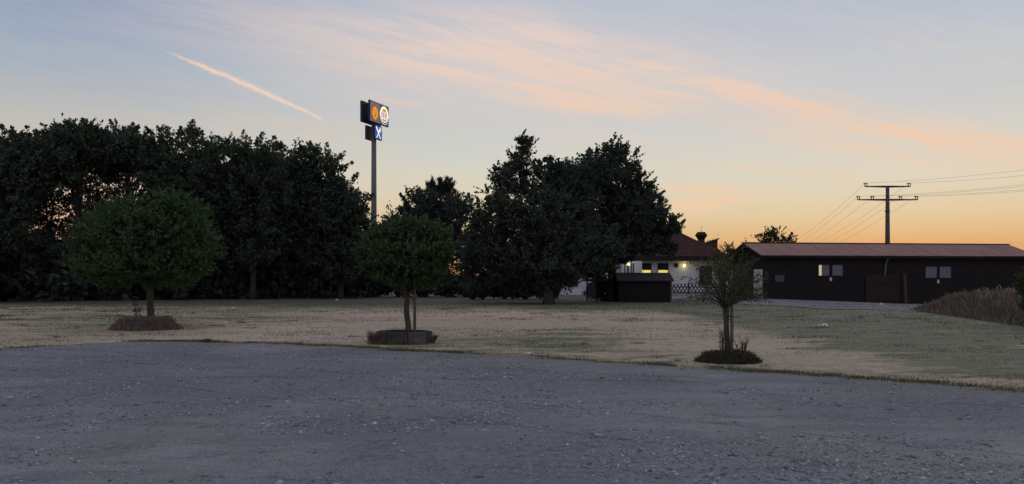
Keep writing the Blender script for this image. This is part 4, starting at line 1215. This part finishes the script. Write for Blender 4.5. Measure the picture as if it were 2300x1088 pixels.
def house():
    Y0 = 75.0; x0, x1 = X(1110, Y0), X(1609, Y0); D = 14
    root = empty('house', (x0, Y0, 0)); tag(root, 'white rendered restaurant building with a red hipped roof, half hidden by the great trees', 'building')
    Wd = x1 - x0; ze = Z(586, Y0); zr = 7.6
    fb = -0.3
    MB().box((Wd / 2, D / 2, (ze + fb) / 2), (Wd, D, ze - fb)).build('wall', MAT_WALLW, root)
    # hip roof built as rows of tiles: solid body and course ridges
    ov = .9; xa, xb = -ov, Wd + ov; ya, yb = -ov, D + ov; zl = ze + .42
    hr = (yb - ya) / 2; zt = zl + hr * 0.62
    mb = MB()
    A = [(xa, ya, zl), (xb, ya, zl), (xb, yb, zl), (xa, yb, zl)]
    R0, R1 = (xa + hr * .95, (ya + yb) / 2, zt), (xb - hr * .95, (ya + yb) / 2, zt)
    mb.quad([A[0], A[1], R1, R0]).quad([A[1], A[2], R1]).quad([A[2], A[3], R0, R1]).quad([A[3], A[0], R0]).quad(A[::-1])
    roof = mb.build('roof', MAT_TILES, root)
    # tile courses, each lip proud of the one below
    mb = MB(); nc = 34
    for k in range(nc):
        t = k / nc
        pa = Vector(A[0]).lerp(Vector(R0), t); pb = Vector(A[1]).lerp(Vector(R1), t)
        mb.bar(pa + Vector((0, -.01, .02)), pb + Vector((0, -.01, .02)), .06, .03)
        pc = Vector(A[2]).lerp(Vector(R1), t); mb.bar(pb + Vector((0.01, 0, .02)), pc + Vector((0.01, 0, .02)), .06, .03)
    o = mb.build('tile_courses', MAT_TILES, roof); o['kind'] = 'stuff'
    mb = MB(); mb.bar(A[1], Vector(R1) + Vector((0, 0, .05)), .2, .14).bar(A[0], Vector(R0) + Vector((0, 0, .05)), .2, .14).bar(Vector(R0) + Vector((0, 0, .06)), Vector(R1) + Vector((0, 0, .06)), .22, .14)
    mb.build('ridge_tiles', MAT_TILES, roof)
    mb = MB(); mb.box((Wd / 2, -ov + .06, (ze + zl) / 2 - .01), (Wd + 2 * ov - .1, .1, zl - ze + .06)); mb.box((Wd + ov - .06, D / 2, (ze + zl) / 2 - .01), (.1, D + 2 * ov - .2, zl - ze + .06))
    mb.box((Wd / 2, -ov / 2, ze + .03), (Wd + ov, ov - .14, .04)); mb.build('fascia', MAT_FASCIA, root)
    P = lambda px: X(px, Y0) - x0
    # capped vent stack on the roof slope
    vx = X(1575, Y0 + 4.5) - x0; vy = 4.5; zc = Z(528, Y0 + 4.5)
    v = MB()
    v.box((vx, vy, zc - 1.0), (.62, .62, 1.5)); v.build('vent_stack', plain('brick_red', (0.10, 0.045, 0.035), .85), root)
    def frust(mb, cx, cy, z0, r0, z1, r1, n=8):
        mb.tube([(cx, cy, z0), (cx, cy, z1)], [r0, r1], n)
    v = MB(); frust(v, vx, vy, zc - .55, .32, zc - .05, .68); frust(v, vx, vy, zc - .05, .68, zc + .30, .42); v.build('vent_cap', MAT_FASCIA, root)
    MB().tube([(vx, vy, zc + .2), (vx, vy, zc + .95)], .02, 5).build('aerial', MAT_STEEL, root)
    # raised dormer at the roof end
    dx0, dx1 = X(1583, Y0 + 2) - x0, X(1612, Y0 + 2) - x0; dy = 2.0
    zt0, zt1 = Z(551, Y0 + 2), Z(537, Y0 + 2)
    mb = MB(); n = 0
    for yy in (dy, dy + 3.5):
        mb.v += [(dx0, yy, ze + .2), (dx1, yy, ze + .2), (dx1, yy, zt1), (dx0, yy, zt0)]
    mb.f += [(0, 1, 2, 3), (7, 6, 5, 4), (0, 4, 5, 1), (1, 5, 6, 2), (2, 6, 7, 3), (3, 7, 4, 0)]
    mb.build('dormer', MAT_TILES, root)
    MB().bar((dx0 - .1, dy - .05, zt0 + .02), (dx1 + .12, dy - .05, zt1 + .04), .25, .12).build('dormer_edge', MAT_FASCIA, root)
    # lower wing to the right
    wa, wb = x1 - x0 + .01, X(1662, Y0) - x0
    MB().box(((wa + wb) / 2, 3.0, 1.45), (wb - wa - .02, 5.6, 3.5)).build('wing_wall', MAT_WALLW, root)
    mb = MB(); n = 0
    for xx in (wa + .95, wb + .3): mb.v += [(xx, -.25, 3.22), (xx, 6.1, 4.2), (xx, 6.1, 4.36), (xx, -.25, 3.38)]
    mb.f += [(0, 1, 2, 3), (7, 6, 5, 4), (0, 4, 5, 1), (1, 5, 6, 2), (2, 6, 7, 3), (3, 7, 4, 0)]
    mb.build('wing_roof', MAT_TILES, root)
    # windows
    def win(px0, px1, py0, py1, pane, split=True, lit_py=None, label=None, mull=0):
        a, b, z1, z0 = P(px0), P(px1), Z(py0, Y0), Z(py1, Y0)
        w = .07
        fr = MB().box(((a + b) / 2, -.03, z1 - w / 2), (b - a, .06, w)).box(((a + b) / 2, -.03, z0 + w / 2), (b - a, .06, w))
        fr.box((a + w / 2, -.03, (z0 + z1) / 2), (w, .06, z1 - z0 - 2 * w)).box((b - w / 2, -.03, (z0 + z1) / 2), (w, .06, z1 - z0 - 2 * w))
        if split: fr.box(((a + b) / 2, -.032, (z0 + z1) / 2), (.04, .055, z1 - z0 - 2 * w))
        f = fr.build('window', MAT_FASCIA, root)
        if label: f['label'] = label
        if lit_py is None:
            MB().box(((a + b) / 2, -.012, (z0 + z1) / 2), (b - a - 2 * w, .02, z1 - z0 - 2 * w)).build('pane', pane, f)
        else:
            zm = Z(lit_py, Y0)
            MB().box(((a + b) / 2, -.012, (z1 - w + zm) / 2), (b - a - 2 * w, .02, z1 - w - zm)).build('blind', MAT_FRAME, f)
            MB().box(((a + b) / 2, -.012, (z0 + w + zm) / 2 - .01), (b - a - 2 * w, .02, zm - z0 - w)).build('pane', pane, f)
            if mull:
                m = MB()
                for k in range(1, mull): m.box((a + w + (b - a - 2 * w) * k / mull, -.03, (z0 + zm) / 2 + .02), (.018, .01, zm - z0 - w * 2))
                m.build('railing_bars', plain('ochre_bars', (.35, .25, .05), .6), f)
        return f
    win(1440, 1463, 592, 640, MAT_LITWIN, False, 607, 'lit yellow window with a dark blind, nearer the great tree', 4)
    win(1477, 1501, 592, 640, MAT_LITWIN, False, 607, 'lit yellow window with a dark blind, nearer the fence', 8)
    win(1514, 1523, 592, 601, MAT_GLASS, True)
    f = win(1395, 1401, 588, 613, MAT_GLASS, False); win(1407, 1424, 588, 614, MAT_GLASS, True)
    win(1330, 1350, 600, 640, MAT_GLASS, True); win(1190, 1215, 600, 640, MAT_GLASS, True); win(1150, 1170, 600, 640, MAT_GLASS, True)
    win(1270, 1298, 615, 644, MAT_GLASS, True)
    MB().box((P(1585), -.03, (Z(598, Y0) + Z(641, Y0)) / 2), (1.25, .06, Z(598, Y0) - Z(641, Y0))).build('door', MAT_FRAME, root)
    # white bay that stands forward, balcony rail, low white wall
    mb = MB(); mb.box((P(1413), -1.0, Z(604, 74) / 2 + .4), (1.9, 2.0, 3.3)); mb.build('bay', MAT_WALLW, root)
    for (a, b) in ((1402, 1405), (1408, 1413), (1416, 1419), (1421, 1424)):
        MB().box(((X((a + b) / 2, 73) - x0), -2.02, Z(603, 73)), ((b - a) / FPX * 73, .04, 1.0)).build('window', MAT_GLASS, root)
    rb = MB(); rb.bar((P(1426), -1.2, Z(606, 73.8)), (P(1441), -1.2, Z(606, 73.8)), .05, .05)
    for k in range(6): rb.bar((P(1427 + k * 2.6), -1.2, Z(606, 73.8)), (P(1427 + k * 2.6), -1.2, Z(622, 73.8)), .03, .03)
    rb.build('balcony_rail', MAT_WHITE, root)
    mb = MB().box((P(1283), -1.6, .28), (1.75, .25, .65)); mb.build('low_wall', MAT_WALLW, root)
    return root, x0, Y0
house()

def wall_lamp(label, px, py, Y, r, power):
    root = empty('wall_lamp', (X(px, Y), Y, Z(py, Y))); tag(root, label, 'lamp', 'lit wall lamps of the white house')
    bm = bmesh.new(); bmesh.ops.create_uvsphere(bm, u_segments=12, v_segments=8, radius=r); me = bpy.data.meshes.new('globe'); bm.to_mesh(me); bm.free()
    link('globe', me, MAT_LAMP, root, True)
    MB().box((0, .12, 0), (.1, .2, .06)).build('bracket', MAT_STEEL, root)
    l = bpy.data.lights.new('lamp_light', 'POINT'); l.energy = power; l.color = (1, .75, .35); l.shadow_soft_size = r
    lo = bpy.data.objects.new('lamp_light', l); C.objects.link(lo); lo.parent = root; lo.location = (0, -.30, 0)
wall_lamp('brightest round wall lamp, on the white wall left of the sparse young tree', 1537, 597, 74.76, .12, 4)
wall_lamp('small lit lamp on the white bay above the shed', 1412, 594, 72.75, .10, 1.2)
wall_lamp('small orange lit lamp seen through the sparse young tree', 1628, 600, 74.76, .11, 2)

# lattice fence: crossed slats between posts
def fence():
    Yf = 71.0; xa, xb = X(1506, Yf), X(1668, Yf)
    root = empty('lattice_fence', (xa, Yf, 0)); tag(root, 'low dark crossed slat fence before the white house wall', 'fence')
    MF = plain('dark_fence_wood', (0.022, 0.020, 0.024), .85, .3, 4)
    L = xb - xa; hgt = .92; st = .34; run = hgt * .62
    g0 = Hs(xa + L / 2, Yf)
    meshes = []
    for s in (1, -1):
        m = MB().bar((-run / 2 * s, 0, 0), (run / 2 * s, 0, hgt), .025, .075).mesh('slat'); m.materials.append(MF); meshes.append(m)
    n = int(L / st)
    for k in range(n):
        for j, m in enumerate(meshes):
            o = bpy.data.objects.new('slat', m); C.objects.link(o); o.parent = root
            o.location = (st * (k + .5), -.03 * j, Hs(xa + st * k, Yf) + .05)
    for z_ in (.22, .70):
        MB().bar((0, .04, Hs(xa, Yf) + z_), (L, .04, Hs(xb, Yf) + z_), .045, .07).build('rail', MF, root)
    for k in range(5):
        xx = L * k / 4 + .05
        MB().box((xx, .09, Hs(xa + xx, Yf) + .5), (.1, .06, 1.15)).build('post', MF, root)
fence()

# small dark shed with a tiled roof and the lean-to beside it
def shed():
    Ys = 52.5; xa, xb = X(1392, Ys), X(1507, Ys); g0 = Hs((xa + xb) / 2, Ys); Wd = xb - xa; D = 2.6
    root = empty('shed', (xa, Ys, g0)); tag(root, 'small dark timber shed with a shallow gabled roof', 'shed')
    MW = plain('shed_boards', (0.017, 0.013, 0.014), .85, .4, 4, .3); MR = plain('shed_roof_felt', (0.040, 0.034, 0.036), .9, .35, 5, .4)
    ze = Z(631, Ys) - g0; zr = Z(615, Ys + D / 2) - g0
    n = 22; w = (Wd - .1) / n
    pm = MB().box((0, 0, ze / 2 - .05), (w - .01, .03, ze + .05)).mesh('plank'); pm.materials.append(MW)
    for k in range(n):
        o = bpy.data.objects.new('plank', pm); C.objects.link(o); o.parent = root; o.location = (.05 + w * (k + .5), -.006 * (k % 2), 0)
    MB().box((Wd / 2, D / 2, ze / 2 - .05), (Wd - .06, D - .06, ze)).build('wall', MW, root)
    for xx in (.02, Wd + .02): 
        MB().box((xx, -.03, ze / 2 - .05), (.10, .08, ze)).build('corner_post', plain('corner_grey', (0.13, 0.12, 0.11), .9, .3, 5, .4) if xx > 1 else MW, root)
    rf = MB(); ov = .18
    for s in (0, 1):
        y0, y1 = (-.22, D / 2) if s == 0 else (D + .22, D / 2)
        a = Vector((-ov, y0, ze - .04)); b = Vector((Wd + ov, y0, ze - .04)); c = Vector((Wd + ov, y1, zr)); d = Vector((-ov, y1, zr)); t = Vector((0, 0, .07))
        n0 = len(rf.v); rf.v += [tuple(q) for q in (a, b, c, d, a + t, b + t, c + t, d + t)]
        rf.f += [tuple(n0 + i for i in q) for q in ((0, 3, 2, 1), (4, 5, 6, 7), (0, 1, 5, 4), (1, 2, 6, 5), (2, 3, 7, 6), (3, 0, 4, 7))]
    rf.build('roof', MR, root)
    gb = MB(); gb.v += [(Wd - .04, .02, ze - .1), (Wd - .04, D - .02, ze - .1), (Wd - .04, D / 2, zr - .03), (Wd - .10, .02, ze - .1), (Wd - .10, D - .02, ze - .1), (Wd - .10, D / 2, zr - .03)]
    gb.f += [(0, 1, 2), (5, 4, 3), (0, 3, 4, 1), (1, 4, 5, 2), (2, 5, 3, 0)]; gb.build('gable', MW, root)
    # side board at the right
    # lean-to
    Yl = 54.5; x2 = X(1317, Yl); x3 = X(1386, Yl); gl = Hs((x2 + x3) / 2, Yl)
    lt = empty('lean_to', (x2, Yl, gl)); tag(lt, 'open lean-to with a flat dark roof on thin posts left of the shed', 'lean-to')
    zl = Z(632, Yl) - gl
    MB().box(((x3 - x2) / 2, 1, zl + .06), (x3 - x2 + .2, 2.4, .14)).build('roof', MR, lt)
    for xx in (.05, (x3 - x2) * .35, (x3 - x2) * .7, x3 - x2 - .05): MB().box((xx, 0, zl / 2 - .02), (.09, .09, zl + .02)).build('post', MW, lt)
    MB().box(((x3 - x2) * .18, 0.0, zl / 2 + .1), ((x3 - x2) * .26, .04, zl * .7)).build('side_panel', plain('blue_grey_panel', (0.06, 0.062, 0.08), .8), lt)
shed()

# ------------------------------------------------------------------ tall twin-panel sign
def sign():
    ang = R(22)                                  # long side recedes up and to the right
    d = Vector((math.sin(ang), math.cos(ang), 0)); nrm = Vector((math.cos(ang), -math.sin(ang), 0))
    near = Vector((-20.5, 107.0, 0)); D = 1.63; L = 5.14; sp = 2.35
    pc = near - nrm * (D / 2) + d * sp
    rz = math.atan2(d.y, d.x)                    # local +X = along the panel, local -Y = towards the viewer
    root = empty('tall_sign', (pc.x, pc.y, 0), rz); tag(root, 'very tall roadside sign pole with two big panels and two small ones', 'sign')
    zb, zt = 24.3, 27.35
    MG = plain('sign_pole_grey', (0.16, 0.16, 0.165), .6, .15, 1); MD = plain('sign_case_dark', (0.055, 0.065, 0.095), .5, .15, 1); MBk = plain('sign_frame_black', (0.03, 0.03, 0.038), .5)
    GREY = emis('sign_face_grey', (0.21, 0.19, 0.195), .35, (0.22, 0.20, 0.205)); GREY2 = emis('sign_face_darkgrey', (0.13, 0.125, 0.135), .35, (0.14, 0.135, 0.145))
    MB().tube([(0, 0, -.5), (0, 0, 12), (0, 0, 25.5)], [.46, .41, .34], 16).build('mast', MG, root, True)
    x0, x1 = -sp, L - sp
    th = .28
    def case(y, xa, xb, za, zb_, name, m): return MB().box(((xa + xb) / 2, y, (za + zb_) / 2), (xb - xa, th, zb_ - za)).build(name, m, root)
    yf = -D / 2 + th / 2; yb = D / 2 - th / 2
    case(yf, x0, x1, zb, zt, 'front_panel', MBk); b = case(yb, x0, x1, zb, zt, 'back_panel', MD)
    # raised rim on the inner side of the back panel
    rim = MB(); yi = yb - th / 2 - .02
    for (cx, cz, w, h) in ((0.5 * (x0 + x1), zt - .12, L - .1, .08), (.5 * (x0 + x1), zb + .12, L - .1, .08), (x0 + .15, (zb + zt) / 2, .08, 2.7), (x0 + .6, (zb + zt) / 2, .05, 2.3)):
        rim.box((cx, yi, cz), (w, .04, h))
    rim.build('panel_rim', MBk, b)
    # connecting beams
    mb = MB()
    for zz in (zb + .5, zt - .5): mb.box((0, 0, zz), (.3, D - 2 * th, .25)).box((1.4, 0, zz), (.2, D - 2 * th, .2)).box((-1.4, 0, zz), (.2, D - 2 * th, .2))
    mb.build('bracket', MBk, root)
    yF = yf - th / 2
    xm = (x0 + x1) / 2 + .08
    face = lambda xa, xb, za, zb_, name, m, par, off=.006, t=.012: MB().box(((xa + xb) / 2, yF - off, (za + zb_) / 2), (xb - xa, t, zb_ - za)).build(name, m, par)
    f1 = face(x0 + .12, xm - .03, zb + .10, zt - .10, 'panel_face', GREY, root); f1['label'] = 'grey face with a yellow and red scallop shell'
    f2 = face(xm + .03, x1 - .1, zb + .10, zt - .10, 'panel_face', GREY2, root); f2['label'] = 'grey face with a white oval burger emblem'
    def poly(pts, off, m, name, par):
        me = MB(); n = len(pts); t = .008
        me.v = [(p[0], yF - off - t, p[1]) for p in pts] + [(p[0], yF - off, p[1]) for p in pts]
        me.f = [tuple(range(n)), tuple(reversed(range(n, 2 * n)))] + [(i, n + i, n + (i + 1) % n, (i + 1) % n) for i in range(n)]
        return me.build(name, m, par)
    def ell(cx, cz, rx, rz_, a0=0, a1=360, n=40): return [(cx + rx * math.cos(R(a0 + (a1 - a0) * k / n)), cz + rz_ * math.sin(R(a0 + (a1 - a0) * k / n))) for k in range(n + (0 if a1 - a0 >= 360 else 1))]
    RED = emis('emblem_red', srgb(200, 60, 35), .5); YEL = emis('emblem_yellow', srgb(235, 165, 25), .72)
    cx, cz = (x0 + xm) / 2 + .05, (zb + zt) / 2 - .05
    def shell(k):
        pts = []; c = (cx, cz - .62 * 1.0)
        seg = 7
        for i in range(seg * 6 + 1):
            t = i / (seg * 6); a = R(200 - 220 * t); ph = (t * seg) % 1
            r = (1.0 + .055 * math.sin(math.pi * ph)) 
            rx, rz_ = .88, 1.12
            yy = cz - .12 + rz_ * .95 * math.sin(a) * r; xx = cx + rx * math.cos(a) * r
            pts.append((xx, yy))
        pts += [(cx + .52, cz - .88), (cx + .40, cz - .92), (cx + .34, cz - 1.18), (cx - .34, cz - 1.18), (cx - .40, cz - .92), (cx - .52, cz - .88)]
        ccx, ccz = cx, cz - .05
        return [(ccx + (p[0] - ccx) * k, ccz + (p[1] - ccz) * k) for p in pts]
    poly(shell(1.0), .014, RED, 'shell_outline', f1); poly(shell(.84), .024, YEL, 'shell', f1)
    mb = MB()
    for i in range(6):
        a = R(150 - 24 * i); s = Vector((cx + .13 * math.cos(a), yF - .036, cz - .70)); e = Vector((cx + .70 * math.cos(a), yF - .036, cz - .20 + .90 * math.sin(a)))
        mb.bar(s, e, .008, .045)
    mb.build('shell_rib', RED, f1)
    WH = emis('emblem_white', srgb(250, 250, 235), .95); BUN = emis('emblem_bun', srgb(225, 165, 30), .6); TXT = emis('emblem_text_red', srgb(165, 40, 35), .45, (0.4, .03, .02)); BLU = emis('emblem_blue', srgb(35, 90, 165), .6)
    ex, ez = (xm + x1) / 2 - .02, (zb + zt) / 2 - .02
    poly(ell(ex, ez, 1.16, 1.34), .014, WH, 'emblem_oval', f2)
    # blue swoosh: lower crescent
    out = ell(ex + .02, ez - .02, 1.08, 1.26, 195, 345, 30); inn = ell(ex + .02, ez + .16, .98, 1.16, 345, 195, 30)
    cres = MB(); k = 31
    o_ = ell(ex + .02, ez - .02, 1.08, 1.26, 195, 345, 30); i_ = ell(ex + .02, ez + .10, 1.04, 1.14, 195, 345, 30)
    for q in range(k - 1): cres.quad([(o_[q][0], yF - .028, o_[q][1]), (o_[q + 1][0], yF - .028, o_[q + 1][1]), (i_[q + 1][0], yF - .028, i_[q + 1][1]), (i_[q][0], yF - .028, i_[q][1])])
    cres.build('blue_swoosh', BLU, f2)
    poly(ell(ex, ez + .50, .66, .52, 0, 180, 24), .026, BUN, 'bun_top', f2)
    poly(ell(ex, ez - .52, .62, .40, 180, 360, 24), .026, BUN, 'bun_bottom', f2)
    def text(body, x, z, size, m, name, par, sx=1.0, y=None):
        cu = bpy.data.curves.new(name, 'FONT'); cu.body = body; cu.size = size; cu.align_x = 'CENTER'; cu.align_y = 'CENTER'; cu.extrude = .004; cu.offset = size * .022
        t = bpy.data.objects.new(name, cu); C.objects.link(t)
        bpy.context.view_layer.update()
        me = bpy.data.meshes.new_from_object(t.evaluated_get(bpy.context.evaluated_depsgraph_get())); bpy.data.objects.remove(t)
        me.materials.clear()
        o = link(name, me, m, par); o.location = (x, (yF - .034) if y is None else y, z); o.rotation_euler = (R(90), 0, 0); o.scale = (sx, 1, 1)
        return o
    text('BURGER', ex, ez + .24, .50, TXT, 'lettering', f2, .92); text('KING', ex, ez - .20, .74, TXT, 'lettering', f2, .98)
    # small panels
    s1, s2 = 1.34 - sp, 3.27 - sp; z0, z1 = 21.95, 24.0
    case(yf, s1, s2, z0, z1, 'small_panel', MBk); case(yb, s1 - .1, s2, z0, z1, 'small_panel', MD)
    BL = emis('restaurant_blue', srgb(50, 95, 175), .5)
    f3 = face(s1 + .08, s2 - .08, z0 + .08, z1 - .08, 'panel_face', BL, root); f3['label'] = 'small blue face with white crossed knife and fork'
    mx, mz = (s1 + s2) / 2, (z0 + z1) / 2
    ut = MB(); yy = yF - .03
    ut.bar((mx - .62, yy, mz + .80), (mx - .10, yy, mz + .05), .01, .24).bar((mx - .10, yy, mz + .05), (mx + .52, yy, mz - .82), .01, .15)
    ut.build('white_knife', WH, f3)
    fk = MB(); yy = yF - .042
    fk.bar((mx - .55, yy, mz - .82), (mx + .28, yy, mz + .32), .01, .14)
    for q in (-.13, 0, .13): fk.bar((mx + .26 + q, yy, mz + .30 - q * .6), (mx + .58 + q, yy, mz + .80 - q * .6), .01, .07)
    fk.bar((mx + .12, yy, mz + .34), (mx + .40, yy, mz + .16), .01, .16)
    fk.build('white_fork', WH, f3)
    # faint lettering on the inner side of the small back panel
    yi = yb - th / 2
    g1 = plain('faded_print', (0.22, .22, .24), .7)
    mb = MB()
    for r in range(2):
        for q in range(2): mb.box((s1 + .55 + q * .5, yi - .01, mz + .15 - r * .42), (.38, .02, .26))
    mb.build('faded_print', g1, root)
sign()

# ------------------------------------------------------------------ litter and small things
def scrap(label, px, py, s, seed, name='paper_scrap', cat='litter', flat=.35, z_add=0):
    Yg = EYE * FPX / (py - HY); x = X(px, Yg)
    rr = random.Random(seed); mb = MB(); n = 5; v = []
    for j in range(n):
        for i in range(n): mb.v.append(((i / (n - 1) - .5) * s + rr.uniform(-.12, .12) * s, (j / (n - 1) - .5) * s * .7, rr.random() * s * flat))
    for j in range(n - 1):
        for i in range(n - 1): mb.f.append((j * n + i, j * n + i + 1, (j + 1) * n + i + 1, (j + 1) * n + i))
    o = mb.build(name, MAT_PAPER); o.location = (x, Yg, Hs(x, Yg) + .015 + z_add); o.rotation_euler = (0, 0, rr.random() * 6); tag(o, label, cat)
    sol = o.modifiers.new('t', 'SOLIDIFY'); sol.thickness = .004
scrap('crumpled white paper lying on the green grass right of the staked tree', 1852, 736, .38, 1)
scrap('white paper scrap on the gravel edge in the middle', 1190, 797, .20, 2, flat=.2)
scrap('small white scrap on the lawn in front of the tall tree row', 756, 676, .20, 3, flat=.9)
scrap('small white scrap on the pale lawn right of the brown mound', 523, 692, .20, 4)
scrap('flat pale scrap on the lawn between the brown mound and the concrete ring', 507, 727, .22, 5, flat=.15)
scrap('tiny white scrap beside the concrete ring at the gravel edge', 821, 774, .10, 6)
scrap('tiny white scrap on the lawn by the great tree', 1153, 667, .18, 7, flat=.8)
scrap('white scrap lying in the concrete ring', 938, 752, .13, 8, z_add=.30)
scrap('white scrap lying on the grassy mound of the staked tree', 1658, 795, .14, 9, z_add=.15)
scrap('pale cloth heap on the gravel at the foot of the barn door', 1979, 688, .22, 10, flat=.9)
